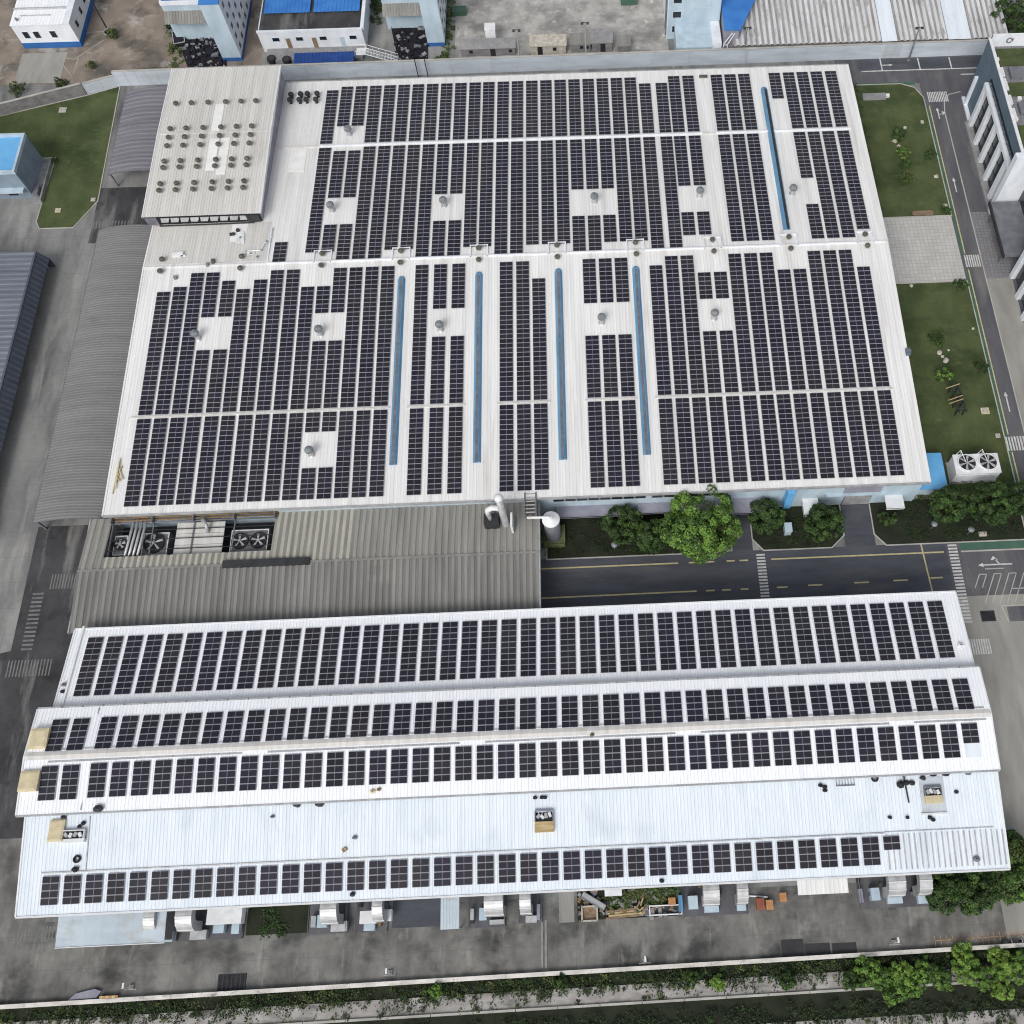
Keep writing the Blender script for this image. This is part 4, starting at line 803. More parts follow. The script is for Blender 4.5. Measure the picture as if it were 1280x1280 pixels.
# concrete yard huts
t = thing('white_cabinet','tall white cabinet standing on the pale concrete yard','cabinet',(-22.2,200.4,0))
b = MB(); b.box(-23.4,-21.0,199.3,201.5,.2,4.4); b.build('body', M['steel_white'], t); b = MB(); b.box(-23.5,-20.9,199.2,201.6,4.4,4.55); b.build('top', M['steel_white'], t); b = MB(); b.box(-23.5,-20.9,199.2,201.6,0,.2); b.build('base', M['plinth'], t)
b = MB(); b.box(-23.2,-21.2,199.24,199.3,.5,1.6); b.build('vent_panel', M['wall_blue'], t)
def hut(label, x0,x1,y0,y1,h,m,doors,win=()):
    t = thing('hut', label, 'hut', ((x0+x1)/2,(y0+y1)/2,0), 'huts along the perimeter wall')
    b = MB(); b.box(x0,x1,y0,y1,0,h); b.build('wall', M['wall_grey'] if m != 'rock' else M['rock'], t)
    b = MB(); b.add([(x0-.25,y0-.35,h),(x1+.25,y0-.35,h),(x1+.25,y1+.2,h+.5),(x0-.25,y1+.2,h+.5),(x0-.25,y0-.35,h+.14),(x1+.25,y0-.35,h+.14),(x1+.25,y1+.2,h+.64),(x0-.25,y1+.2,h+.64)], [(4,5,6,7),(0,1,5,4),(1,2,6,5),(2,3,7,6),(3,0,4,7),(3,2,1,0)]); b.build('roof', M[m], t)
    for x in doors:
        b = MB(); b.box(x-.6,x+.6,y0-.06,y0+.02,0,h-.35); b.build('door', M['black'], t)
    windows(t, ('y',y0), [(x,h*.6) for x in win], .8, .8, fr='wall_grey')
hut('low grey hut right of the overgrown strip, below the white cabinet',-29.5,-16.5,195.9,198.3,2.2,'plinth',[-21.8],[-27,-17.6])
hut('cream painted hut between the two pale floodlight poles',-12.7,-4.3,195.7,198.5,2.6,'rock',[-10.5],[-7])
hut('grey hut with a dark doorway right of the cream hut',-3.0,1.6,196.1,198.9,2.4,'roof_grey',[],[-.5,.8])
hut('violet grey hut farther right with a black doorway',2.0,6.8,196.1,199.9,2.6,'plinth',[4.6])
hut('small square hut left of the tall white tower',8.2,11.0,195.3,198.1,2.2,'roof_grey',[])
# stored things on the yard
for i, (u,v,s) in enumerate(((575,17,1.6),(786,3,2.0))):
    x, y = at(u,v); t = thing('green_container','small green %s on the concrete yard' % ('frame bin at the left edge' if i == 0 else 'container at the picture top'),'container',(x,y,0))
    b = MB(); b.box(x-s,x+s,y-s*.6,y+s*.6,.15,1.2); b.build('body', M['green_lane'], t); b = MB(); b.box(x-s-.1,x+s+.1,y-s*.6-.1,y+s*.6+.1,1.2,1.35); b.build('lid', M['green_lane'], t)
    for dx in (-s*.8,s*.8):
        b = MB(); b.box(x+dx-.1,x+dx+.1,y-s*.5,y+s*.5,0,.15); b.build('skid', M['steel_dark'], t)
# white tower E with annex
t = thing('tower_building','tall pale blue tower with three dark windows behind the perimeter wall','tower',(26.5,206,0))
b = MB(); b.box(20.3,32.7,199.8,214,0,19); b.build('wall', M['wall_blue'], t)
b = MB(); b.box(20.18,20.3,199.85,214,0,19); b.build('west_cladding', M['wall_white'], t)
for y in (201.2,203.4):
    b = MB(); b.tube([(20.05,y,0),(20.05,y,19)], .12, 6); b.build('downpipe', M['steel_mid'], t)
windows(t, ('y',199.8), [(22.4,2.75),(22.4,6.65),(22.4,10.5),(22.4,14.4)], 1.9, 1.6)
for i in range(8):
    b = MB(); b.box(20.3,32.7,199.77,199.8,1.9+i*2.1,1.96+i*2.1); b.build('cladding_joint', M['wall_perim'], t)
b = MB(); b.box(20.2,32.8,199.7,214,19,19.3); b.build('roof', M['roof_grey'], t)
t = thing('annex','low pale blue annex between the tall tower and the perimeter wall','annex',(27.2,194,0))
b = MB(); b.box(22.0,30.4,192.0,199.7,0,3.9); b.build('wall', M['wall_blue'], t); b = MB(); b.box(21.9,30.4,191.8,199.7,3.9,4.1); b.build('roof', M['wall_blue'], t)
b = MB(); b.box(30.4,32.6,192.2,199.7,0,4.6); b.build('side_bay', M['wall_white'], t)
# large stained ribbed roof, blue roof piece
t = thing('ribbed_hall','wide hall with a stained white ribbed roof behind the perimeter wall','hall',(68,205,0))
M['valley_shade_dirt'] = mat('shade_and_dirt_in_sheet_valleys', lin(172,171,169), lin(132,129,125), (0.74,0.1,0.1), 0.85, fine=0.12, fs=1.5)  # rib shade painted into the valley colour, along with dirt lying there
M['roof_stained'] = mat('stained_white_ribbed_sheet', lin(216,218,221), lin(194,195,197), (0.75,0.06,0.3), 0.7, c3=lin(146,142,136), s3=(0.74,0.2,0.1), t3=(0.54,0.72), fine=0.12, fs=1.5)
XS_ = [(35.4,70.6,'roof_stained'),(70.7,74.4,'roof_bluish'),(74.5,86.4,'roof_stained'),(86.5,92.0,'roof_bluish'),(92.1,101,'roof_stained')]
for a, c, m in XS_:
    b = MB(); b.corr('x',a,c,[(191.5,4.25),(224,6.4)],1.35 if m == 'roof_stained' else 3.5,.26 if m == 'roof_stained' else .05,0,.46,1 if m == 'roof_stained' else None); b.build('roof_section', [M[m],M['valley_shade_dirt']], t)
b = MB(); b.box(35.6,100.8,192.2,224,0,4.1); b.build('wall', M['wall_grey'], t)
x0,y0 = at(901,37,7.5); x1,y1 = at(926,37,7.5); x2,y2 = at(946,0,7.5)
t = thing('blue_roofed_lean_to','strong blue roofed lean-to right of the tall tower','lean-to',(x0+2,y0+3,0))
b = MB(); pts = [(33.0,y0),(x1,y1),(x2+3,y2+8),(33.0,y2+8)]; b.prism(pts,7.2,7.5); b.build('roof', M['blue_strong'], t)
b = MB(); b.prism([(33.1,y0+.4),(x1-.3,y1+.4),(x2+2,y2+7.5),(33.1,y2+7.5)],0,7.2); b.build('wall', M['wall_violet'], t)
t = thing('pipe_trestle','thin white pipe frame leaning beside the blue roofed lean-to','frame',(34.5,193,0))
x0,y0 = at(904,63,3); x1,y1 = at(922,39,6)
for d_ in (0,1.0):
    b = MB(); b.tube([(x0+d_,192.3,.0),(x0+d_,192.3,4.2),(x1+d_*.4,y1,7.4)], .12, 6); b.build('pipe', M['steel_white'], t)
b = MB(); b.tube([(x0,192.3,4.0),(x0+1,192.3,4.0)], .1, 6); b.build('brace', M['steel_white'], t)

# ------------------------------------------------------------------ east side: office with pilasters, chiller, garden things
t = thing('office_building','slate blue office with white pilasters and a roof garden at the right edge','office building',(105,160,0))
OX, OYN, OYS, OZ = 89.0, 177.2, 143.4, 16.2
b = MB(); b.box(OX,125,OYS,OYN,0,14.4); b.build('wall', M['facade_slate'], t)
b = MB(); b.box(OX-.02,OX+.45,OYS,OYN,14.4,OZ); b.box(OX+.45,125,OYN-.45,OYN,14.4,OZ+.9); b.box(OX+.45,125,OYS,OYS+.4,14.4,OZ); b.build('parapet', M['facade_slate'], t)
b = MB(); b.box(OX-.1,OX+.55,OYS-.1,OYN+.1,OZ,OZ+.16); b.box(OX+.55,125,OYN-.55,OYN+.1,OZ+.9,OZ+1.05); b.build('coping', M['steel_white'], t)
b = MB(); b.box(OX+.5,125,OYN-.56,OYN-.46,14.45,OZ+.88); ip = b.build('sign_wall', M['wall_white'], t)
b = MB(); b.box(OX+.45,125,OYS+.4,OYN-.56,14.4,14.5); b.build('terrace_floor', M['pavers_grey'], t)
# round emblem on the inner face of the north parapet: a blue grey ring and a red stroke
ex, ey, ez = at(1262,52,15.9)[0], OYN-.6, 16.0
def ring_arc(b, a0, a1, r0, r1, n=16, sx=1.0):
    for i in range(n):
        p, q = math.radians(a0+(a1-a0)*i/n), math.radians(a0+(a1-a0)*(i+1)/n); vs = [(ex+r*math.cos(k)*sx, ey, ez+r*math.sin(k)) for r,k in ((r0,p),(r1,p),(r1,q),(r0,q))]
        b.add(vs, [(0,1,2,3)])
b = MB(); ring_arc(b, 60, 330, .42, .72, 18); b.build('emblem_ring', M['facade_slate'], ip)
b = MB(); ring_arc(b, -25, 48, .48, .8, 8); b.add([(ex+.3,ey,ez+.05),(ex+.95,ey,ez+.3),(ex+.95,ey,ez+.5),(ex+.3,ey,ez+.25)], [(0,1,2,3)]); b.build('emblem_stroke', M['red_mark'], ip)
# roof garden
for y0,y1 in ((170.5,175.6),(161.5,165.3),(147,153)):
    b = MB(); b.box(90.6,124,y0,y1,14.5,14.75); b.build('roof_lawn', M['grass'], t)
for y0 in (167.2,163.0,159.0,155.2):
    b = MB(); b.box(90.2,91.0,y0,y0+2.6,14.5,14.95); b.build('roof_bench', M['steel_white'], t)
for x,y in ((90.2,172.2),(90.4,165.9),(92.6,160.4),(90.6,154.6)):
    b = MB(); b.box(x-.4,x+.4,y-.4,y+.4,14.5,15.2); b.build('roof_box', M['steel_white'], t)
for x,y in ((93.2,167.9),(93.0,157.5)):
    b = MB(); b.box(x-1.1,x+1.1,y-1.6,y+1.6,14.5,15.3); b.build('roof_machine', M['steel_mid'], t)
# recessed bays: white band, pilasters, glazing
PY_ = [168.2,162.6,157.2,151.9,146.6]
b = MB(); b.box(OX-1.0,OX+.02,OYS,169.0,10.9,11.7); b.build('white_band', M['wall_white'], t)
b = MB(); b.box(OX-.35,OX+.02,OYS,168.4,12.2,13.1); sb = b.build('upper_window_band', M['glass'], t)
for i in range(9):
    b = MB(); y = 144.5+i*2.8; b.box(OX-.42,OX-.34,y,y+.3,12.2,13.1); b.build('mullion', M['facade_slate'], sb)
for i, y in enumerate(PY_):
    b = MB(); b.box(OX-1.0,OX+.02,y-.55,y+.55,0,10.9); b.build('pilaster', M['wall_white'], t)
    if i:
        b = MB(); b.box(OX-.12,OX+.02,y+.75,PY_[i-1]-.75,.6,10.7); f = b.build('window', M['glass'], t)
        for k in range(4):
            g = MB(); g.box(OX-.2,OX-.1,y+.75,PY_[i-1]-.75,1.2+k*2.6,1.42+k*2.6); g.build('transom', M['steel_dark'], f)
b = MB(); b.box(OX-1.4,OX+4,OYS-1.2,OYS+.4,0,16.5); b.build('end_wall', M['wall_white'], t)
b = MB(); b.box(OX-1.6,OX+.1,OYS,169.4,0,.5); b.build('plinth', M['plinth'], t)
b = MB(); b.box(88.2,89.0,169.6,177.2,0,.4); b.box(88.3,89.0,174.6,175.2,.4,8); b.build('corner_step', M['wall_white'], t)
# entrance hall between the wings
b = MB(); b.box(92.5,125,126.5,OYS-1.2,0,9); b.build('entrance_hall', M['glass'], t)
b = MB(); b.box(86.2,92.5,127.2,141.6,4.1,4.6); cn = b.build('entrance_canopy', M['steel_mid'], t)
b = MB(); b.box(85.9,86.2,127.0,141.8,3.9,4.75); b.build('canopy_edge', M['steel_dark'], cn)
for y in (129,135,140):
    b = MB(); b.box(86.8,87.2,y-.2,y+.2,0,4.1); b.build('canopy_column', M['steel_mid'], t)
b = MB(); b.box(OX+.6,125,60,126.4,0,14); b.build('south_wing', M['facade_slate'], t)
b = MB(); b.box(OX-.4,OX+.6,60,125.9,10.9,11.7); b.build('white_band', M['wall_white'], t)
for i in range(10):
    y = 125.2-i*5.35; b = MB(); b.box(OX-.4,OX+.62,y-.55,y+.55,0,10.9); b.build('pilaster', M['wall_white'], t)
    b = MB(); b.box(OX+.48,OX+.62,y-4.7,y-.75,.6,10.7); b.build('window', M['glass'], t)
# chiller
t = thing('air_chiller','white two fan air cooled chiller on the lower east lawn','chiller',(71,79.4,0))
b = MB(); b.box(66.9,75.3,77.4,81.4,.35,3.7); b.build('casing', M['steel_white'], t)
b = MB(); b.box(66.6,75.6,77.1,81.7,0,.35); b.build('base_slab', M['plinth'], t)
b = MB(); b.box(66.8,75.4,77.3,81.5,3.7,3.84); b.build('top_plate', M['steel_white'], t)
for i in range(4):
    b = MB(); q = 67.3+i*2.05; b.box(q,q+1.75,77.3,77.42,1.0,3.2); b.build('coil_panel', M['wall_white'], t)
for x in (69.2,73.2): fan_unit(t, x, 79.6, 3.75, 1.62, 'steel_white', 'steel', 6)
for x in (67.9,72.0):
    b = MB(); b.tube([(x-.5,81.4,3.8),(x,81.6,5.4),(x+.5,81.4,3.8)], .07, 5); b.tube([(x,81.6,5.4),(x+1.0,79.6,4.3)], .07, 5); b.build('lifting_frame', M['steel_white'], t)
t = thing('blue_lean_to','sky blue roofed lean-to at the factory corner beside the chiller','lean-to',(62,78.4,0))
b = MB(); b.add([(58.9,74.7,3.3),(65.0,74.7,2.9),(65.0,82.4,2.9),(58.9,82.4,3.3),(58.9,74.7,3.45),(65.0,74.7,3.05),(65.0,82.4,3.05),(58.9,82.4,3.45)], [(4,5,6,7),(0,1,5,4),(1,2,6,5),(2,3,7,6),(3,0,4,7)]); b.build('roof', M['blue_roof'], t)
b = MB(); b.box(58.9,64.7,75.1,82.0,0,2.85); b.build('wall', M['wall_blue'], t)
b = MB(); b.box(64.7,64.78,77,79.5,0,2.2); b.build('door', M['steel_mid'], t)
# garden pieces
def boulder(x, y, r, seed, label):
    rr = random.Random(seed); b = MB(); n = 9; pr = [(r,0),(r*1.05,r*.35),(r*.7,r*.8),(r*.25,r*.95)]; vs = []
    for q, z in pr:
        for k in range(n): a = 2*math.pi*k/n; s = rr.uniform(.75,1.2); vs.append((x+q*s*math.cos(a), y+q*s*math.sin(a), z+.04))
    b.add(vs, [(i*n+k,i*n+(k+1)%n,(i+1)*n+(k+1)%n,(i+1)*n+k) for i in range(3) for k in range(n)]+[tuple(3*n+k for k in range(n))])
    b.build('boulder', M['rock'], label=label, category='boulder', group='pale boulders on the east lawns')
for i, (u,v,r,l) in enumerate(((1174,441,.55,'upper of the two larger pale boulders on the lower lawn'),(1182,451,.6,'lower of the two larger pale boulders on the lower lawn'),(1178,446,.35,'small pale boulder between the two larger ones'),(1185.5,438,.28,'small pale boulder off to the upper right of the pair on the lower lawn'),(1118,177,.5,'pale boulder below the upmost shrub on the upper lawn'),(1123,183,.45,'pale boulder nearest the middle shrub on the upper lawn'),(1131,160,.4,'flat pale boulder above the shrubs on the upper lawn'),(1170,221,.5,'pale boulder at the kerb of the upper lawn'),(1216,411,.3,'small pale boulder at the kerb of the lower lawn'),(1139,357.5,.4,'pale boulder at the plaza edge of the lower lawn'))):
    x, y = at(u,v); boulder(x,y,r,i+20,l)
def slab_cover(u,v,w,l,label,m='kerb',rz=0):
    x, y = at(u,v); t = thing('manhole_cover', label, 'cover slab', (x,y,.04), 'pale cover slabs in the lawns')
    b = MB(); b.obox((x,y,.13),(w,l,.2),rz); b.build('frame', M[m], t); b = MB(); b.obox((x,y,.25),(w*.72,l*.72,.05),rz); b.build('lid', M['rock'], t)
for u,v,w,l,lb_,m_ in ((79,138,1.7,1.5,'larger pale cover slab near the slanting boundary wall','kerb'),(73,263.5,1.2,1.1,'beige cover slab at the bottom of the west lawn','beige'),(117,250,1.0,.9,'small white cover slab at the kerb of the west lawn','kerb'),(1231,514,1.6,1.4,'pinkish cover slab at the right of the lower lawn','beige'),(1152.5,153,.7,.9,'white cover slab at the right kerb of the upper lawn','kerb'),(1228,668,1.5,.9,'pale cover slab in the right planting bed','kerb'),(1247,545,.9,.9,'pale stone cover beside the crossing near the chiller','kerb'),(1181,257,1.0,.6,'pale cover slab near the wooden bench','kerb')):
    slab_cover(u,v,w,l,lb_,m_)
x0,y0 = at(1079,126); x1,y1 = at(1106,117); t = thing('garden_slab','long grey concrete slab with a small white box in the upper lawn','slab',((x0+x1)/2,(y0+y1)/2,.04))
b = MB(); b.box(x0,x1,y0,y1,.05,.3); b.build('slab', M['plinth'], t); b = MB(); b.box(x1,x1+.8,(y0+y1)/2-.4,(y0+y1)/2+.4,.05,.6); b.build('white_box', M['steel_white'], t)
x, y = at(1153,268); t = thing('wooden_bench','long rounded brown wooden bench between the upper lawn and the plaza','bench',(x,y,0))
for i in range(5):
    b = MB(); L_ = (2.1,2.35,2.45,2.35,2.1)[i]; b.box(x-L_,x+L_,y-.62+i*.26,y-.4+i*.26,.42,.5); b.build('slat', M['wood_brown'], t)
for dx in (-1.7,0,1.7):
    b = MB(); b.box(x+dx-.1,x+dx+.1,y-.55,y+.6,.02,.42); b.build('leg', M['steel_dark'], t)
# dark pergola remains on the lower lawn
x, y = at(1192,503); t = thing('pergola','dark timber pergola frame with pale beams on the lower lawn','pergola',(x,y,0))
for i in range(4):
    for dx in (-.7,.7):
        b = MB(); yy = y+2.3-i*1.75; b.box(x+dx-.12+i*.12,x+dx+.12+i*.12,yy-.12,yy+.12,0,2.2); b.build('post', M['steel_dark'], t)
for dx in (-.7,.7):
    b = MB(); b.tube([(x+dx-.1,y+3.2,2.25),(x+dx+.5,y-3.6,2.25)], .14, 6); b.build('beam', M['steel_dark'], t)
for dy, m in ((2.3,'wood'),(-.4,'wood'),(-1.2,'wood')):
    b = MB(); b.tube([(x-2.0,y+dy-.5,2.5),(x+1.0,y+dy+.5,2.5)], .1, 5); b.build('pale_beam', M[m], t)
for i in range(9):
    b = MB(); yy = y+2.6-i*.72; b.box(x-.95+i*.06,x+.95+i*.06,yy-.07,yy+.07,2.38,2.5); b.build('slat', M['steel_dark'], t)
# bits under the factory eave
t = thing('control_cabinet','pale blue cabinet in the middle planting bed below the blue downpipe','cabinet',(34.3,69,0))
b = MB(); b.box(33.7,34.9,67.9,69.6,.1,1.9); b.build('body', M['wall_blue'], t); b = MB(); b.box(33.6,35,67.8,69.7,1.9,2.0); b.build('top', M['wall_blue'], t); b = MB(); b.box(33.7,34.9,67.9,69.6,.0,.1); b.build('base', M['plinth'], t)
for i,(u,v,l) in enumerate(((1168,655,'round grey lamp head beside the round tree in the right bed'),(1214,662,'round dim lamp head under the trees of the right bed'),(768,681,'round grey lamp head under the left round tree'))):
    x, y = at(u,v,2.2); t = thing('garden_lamp', l, 'garden lamp', (x,y,0), 'round garden lamps'); b = MB(); b.cyl(x,y,0,2.2,.08,8); b.build('post', M['steel_mid'], t); b = MB(); b.lathe(x,y,[(.2,2.1),(.6,2.25),(.6,2.35),(.15,2.6)],14); b.build('shade', M['vent_grey'], t)
x0,y0 = at(1139,730); 
x, y = at(1235,770); b = MB(); t = thing('pit_cover','dark square pit cover beside the long striped crossing','cover',(x,y,0)); b.box(x-1.3,x+1.3,y-1.0,y+1.0,.0,.05); b.build('frame', M['steel_dark'], t); b = MB(); b.box(x-1.1,x+1.1,y-.8,y+.8,.05,.07); b.build('plate', M['black'], t)
# fence posts along wall at the upper road
x0, y0 = at(1076,100); t = thing('wooden_gate_post','slim white post at the corner of the plaza by the factory roof','post',(60.6,142.6,0)); b = MB(); b.box(60.4,60.8,142.4,142.8,0,5); b.build('post', M['steel_white'], t); b = MB(); b.box(60.3,60.9,142.3,142.9,0,.3); b.build('foot', M['plinth'], t)

# ------------------------------------------------------------------ south side: lean-to, exhaust units, stored goods
t = thing('lean_to','pale blue flat lean-to roof under the lower left eave','lean-to',(-77.8,5.4,0))
b = MB(); b.corr('x',-86.1,-69.6,[(3.1,4.9),(8.9,5.6)],2.4,.03); b.build('roof', M['lean_blue'], t)
b = MB(); b.box(-85.8,-69.9,3.5,9.1,0,4.75); b.build('wall', M['wall_grey'], t)
b = MB(); b.box(-86.1,-69.6,2.98,3.1,4.6,5.0); b.build('front_trim', M['steel_white'], t)
def duct(parent, x, w, ztop=6.2, cy=7.0, R=2.5, r=1.0, zend=1.4, m='steel', name='duct_elbow'):
    cz = ztop-R; n = 9; o = []; i_ = []
    for k in range(n+1):
        a = math.pi/2*(1+k/n); o.append((cy+R*math.cos(a), cz+R*math.sin(a))); i_.append((cy+r*math.cos(a), cz+r*math.sin(a)))
    o = [(9.1,ztop)]+o+[(cy-R,zend)]; i_ = [(9.1,cz+r)]+i_+[(cy-r,zend)]; q = len(o); b = MB()
    vs = [(x-w/2,y,z) for y,z in o]+[(x+w/2,y,z) for y,z in o]+[(x-w/2,y,z) for y,z in i_]+[(x+w/2,y,z) for y,z in i_]
    fs = []
    for k in range(q-1): fs += [(k,k+1,q+k+1,q+k),(2*q+k,3*q+k,3*q+k+1,2*q+k+1),(k,2*q+k,2*q+k+1,k+1),(q+k,q+k+1,3*q+k+1,3*q+k)]
    fs.append((q-1,3*q-1,4*q-1,2*q-1)); b.add(vs, fs); d_ = b.build(name, M[m], parent)
    b = MB()
    for k in range(2,q-1,3):
        (y,z),(y2,z2_) = o[k], o[k+1]; b.box(x-w/2-.05,x+w/2+.05,y-.06,y+.06,z-.1,z+.08)
    b.build('duct_flange', M['steel_white'], d_); return d_
def px_box(parent, name, u0,v0,u1,v1,z0,z1,m):
    x0,y1 = at(u0,v0,z1); x1,y0 = at(u1,v1,z1); b = MB(); b.box(x0,x1,y0,y1,z0,z1); return b.build(name, M[m], parent)
def exhaust(label, ducts, boxes, plat):
    x0,y1 = at(plat[0],plat[1],.3); x1,y0 = at(plat[2],plat[3],.3)
    t = thing('exhaust_unit', label, 'exhaust unit', ((x0+x1)/2,(y0+y1)/2,0), 'exhaust units below the front eave')
    b = MB(); b.box(x0,x1,y0,8.9,0,.3); b.build('platform', M['asphalt_mid'], t)
    for u, w in ducts: duct(t, at(u,1135,3.5)[0], w)
    for bx in boxes: px_box(t, *bx)
    r_ = random.Random(int(plat[0])); dark = ('steel_dark','steel_mid','rust','steel')
    for k in range(3):
        z = 1.2+k*1.1; b = MB(); b.tube([(x0-.3,8.6-.25*k,z),(x1+.3,8.6-.25*k,z)], .1, 6); b.build('service_pipe', M[dark[(k+int(plat[0])) % 4]], t)
    for k in range(int((x1-x0)/1.6)):
        xx = x0+.5+k*1.6+r_.uniform(-.3,.3); yy = r_.uniform(y0+.5,8.2); w = r_.uniform(.25,.6); h = r_.uniform(.4,1.2); b = MB(); b.obox((xx,yy,.3+h/2),(w,w*r_.uniform(.7,1.6),h),r_.uniform(-.2,.2)); b.build('fitting', M[dark[k % 4]], t)
    for xx in (x0+.1,x1-.1):
        b = MB(); b.tube([(xx,y0+.15,.3),(xx,y0+.15,1.3),(xx,8.5,1.3)], .05, 5); b.build('guard_rail', M['steel_mid'], t)
    return t
exhaust('exhaust unit with one grey duct at the right end of the lean-to',[(197,1.7)],[('motor_box',203,1165,215,1177,.3,1.6,'wall_blue')],(190,1140,222,1176))
exhaust('exhaust unit with a duct and a wide white box right of the lean-to',[(239,2.5)],[('white_box',260,1132,301,1154,2.6,4.2,'steel_white'),('motor_box',238,1163,257,1174,.3,1.4,'steel'),('control_box',267,1155,279,1166,.3,1.5,'wall_blue'),('control_box',290,1154,298,1167,.3,1.5,'wall_blue')],(226,1140,303,1173))
exhaust('exhaust unit with a grey duct beside the overgrown gap',[(416,2.5)],[('motor_box',414,1152,433,1164,.3,1.3,'steel'),('control_box',397,1144,408,1159,.3,1.7,'wall_blue'),('control_box',389,1145,394,1159,.3,1.4,'steel')],(388,1135,434,1166))
exhaust('exhaust unit with a white box and scattered small boxes',[(476,1.6)],[('white_box',450,1139,470,1154,2.0,3.6,'steel_white'),('motor_box',455,1153,468,1163,.3,1.3,'wall_blue'),('small_box',481,1137,489,1151,1.2,2.2,'steel_white')],(446,1135,484,1164))
exhaust('exhaust unit with a broad pale duct right of the pale blue canopy',[(619,2.9)],[('motor_box',599,1135,608,1150,.3,1.7,'wall_blue'),('control_box',588,1136,592,1150,.3,1.4,'steel'),('low_box',612,1150,631,1155,.3,.9,'steel')],(586,1125,632,1158))
exhaust('exhaust unit with a slim pale duct left of the concrete path',[(658,1.7)],[('motor_box',657,1145,671,1153,.3,1.2,'steel'),('control_box',671,1130,675,1150,.3,1.6,'wall_violet')],(648,1128,678,1153))
exhaust('exhaust unit with two ducts and a blue box right of the stored timber',[(889,2.5),(928,1.7)],[('control_box',860,1120,873,1136,.3,1.9,'wall_blue'),('motor_box',880,1129,899,1140,.3,1.4,'wall_blue'),('motor_box',921,1129,933,1138,.3,1.2,'wall_blue'),('tall_box',848,1119,854,1139,.3,2.2,'blue_metal')],(846,1110,936,1142))
exhaust('exhaust unit with two ducts at the right end of the eave',[(1121,2.7),(1157,2.0)],[('control_box',1088,1110,1101,1125,.3,1.9,'wall_blue'),('control_box',1073,1111,1080,1128,.3,1.2,'wall_violet'),('motor_box',1109,1120,1129,1129,.3,1.3,'wall_blue'),('motor_box',1147,1119,1162,1129,.3,1.3,'wall_blue')],(1071,1104,1166,1132))
t = thing('canopy','small pale blue canopy roof sticking out from the front eave','canopy',(-26,6,0))
x0,y1 = at(551,1119,4.4); x1,y0 = at(574,1161,3.8); b = MB(); b.corr('x',x0,x1,[(y0,3.8),(9.1,4.6)],.5,.04); b.build('roof', M['lean_blue'], t)
for x in (x0+.2,x1-.2):
    b = MB(); b.box(x-.08,x+.08,y0+.2,y0+.36,0,3.8); b.build('post', M['steel_mid'], t)
t = thing('canopy','wide white canopy roof below the front eave near the right end','canopy',(33,7,0))
x0,y1 = at(996,1098,4.6); x1,y0 = at(1061,1116,4.2); b = MB(); b.corr('x',x0,x1,[(y0,4.2),(9.1,4.8)],.7,.05); b.build('roof', M['roof_white'], t)
for x in (x0+.2,x1-.2):
    b = MB(); b.box(x-.08,x+.08,y0+.2,y0+.36,0,4.2); b.build('post', M['steel_mid'], t)
sheet('pad', rect(at(490,1160)[0],at(550,1160)[0],3.6,9), .02, M['asphalt'], 'dark asphalt bay left of the pale blue canopy', .02)
sheet('path', rect(at(699,1150)[0],at(718,1150)[0],3.2,9), .03, M['concrete_e'], 'short concrete path at the middle of the front wall', .03)
sheet('planting_bed', rect(at(722,1150)[0],at(848,1140)[0],3.4,9), .03, M['soil_dark'], 'overgrown bed below the front eave', .03)
sheet('planting_bed', rect(at(308,1160)[0],at(386,1160)[0],3.6,9), .03, M['soil_dark'], 'bare dark bed between two exhaust units', .03)
t = thing('steel_ramp','grey steel ramp lying across the overgrown bed','ramp',(-5,6,0))
x0,y0 = at(728,1118,.6); x1,y1 = at(756,1135,.6); d_ = Vector((x1-x0,y1-y0)); a = math.atan2(d_.y,d_.x); b = MB(); b.obox(((x0+x1)/2,(y0+y1)/2,.55),(d_.length,.9,.12),a); b.build('deck', M['steel'], t)
for s_ in (-.45,.45):
    b = MB(); b.obox(((x0+x1)/2-math.sin(a)*s_,(y0+y1)/2+math.cos(a)*s_,.66),(d_.length,.1,.16),a); b.build('edge_rail', M['steel_mid'], t)
b = MB(); b.obox((x0,y0,.25),(.3,.8,.5),a); b.obox((x1,y1,.25),(.3,.8,.5),a); b.build('support', M['steel_dark'], t)
x, y = at(737,1142,.5); t = thing('stone_basin','pale square stone basin at the left of the overgrown bed','basin',(x,y,0))
for dx, dy, w, l in ((-1.2,0,.25,2.2),(1.2,0,.25,2.2),(0,1.05,2.4,.25),(0,-1.05,2.4,.25)):
    b = MB(); b.box(x+dx-w/2,x+dx+w/2,y+dy-l/2,y+dy+l/2,0,.7); b.build('side', M['rock'], t)
b = MB(); b.box(x-1.1,x+1.1,y-.9,y+.9,.05,.3); b.build('fill', M['wood_brown'], t)
t = thing('white_case','pale grey case under the eave above the timber','case',(0,8,0)); px_box(t,'body',756,1108,777,1119,.1,1.2,'steel'); px_box(t,'lid',755.5,1107.5,777.5,1119.5,1.2,1.32,'steel_white')
t = thing('timber_stack','stack of pale timber planks along the front of the overgrown bed','timber stack',(2,4,0))
x0,y0 = at(758,1144,.3); x1,y1 = at(806,1139,.3)
for i in range(4):
    b = MB(); b.obox(((x0+x1)/2+(.2 if i % 2 else -.1),(y0+y1)/2-.5+i*.34,.22+.1*(i % 2)),(x1-x0-.3*(i % 3),.28,.14),math.atan2(y1-y0,x1-x0)); b.build('plank', M['wood'] if i % 3 else M['wood_brown'], t)
x, y = at(801,1132,.6); t = thing('timber_heap','small heap of brown timber offcuts behind the plank stack','timber heap',(x,y,0))
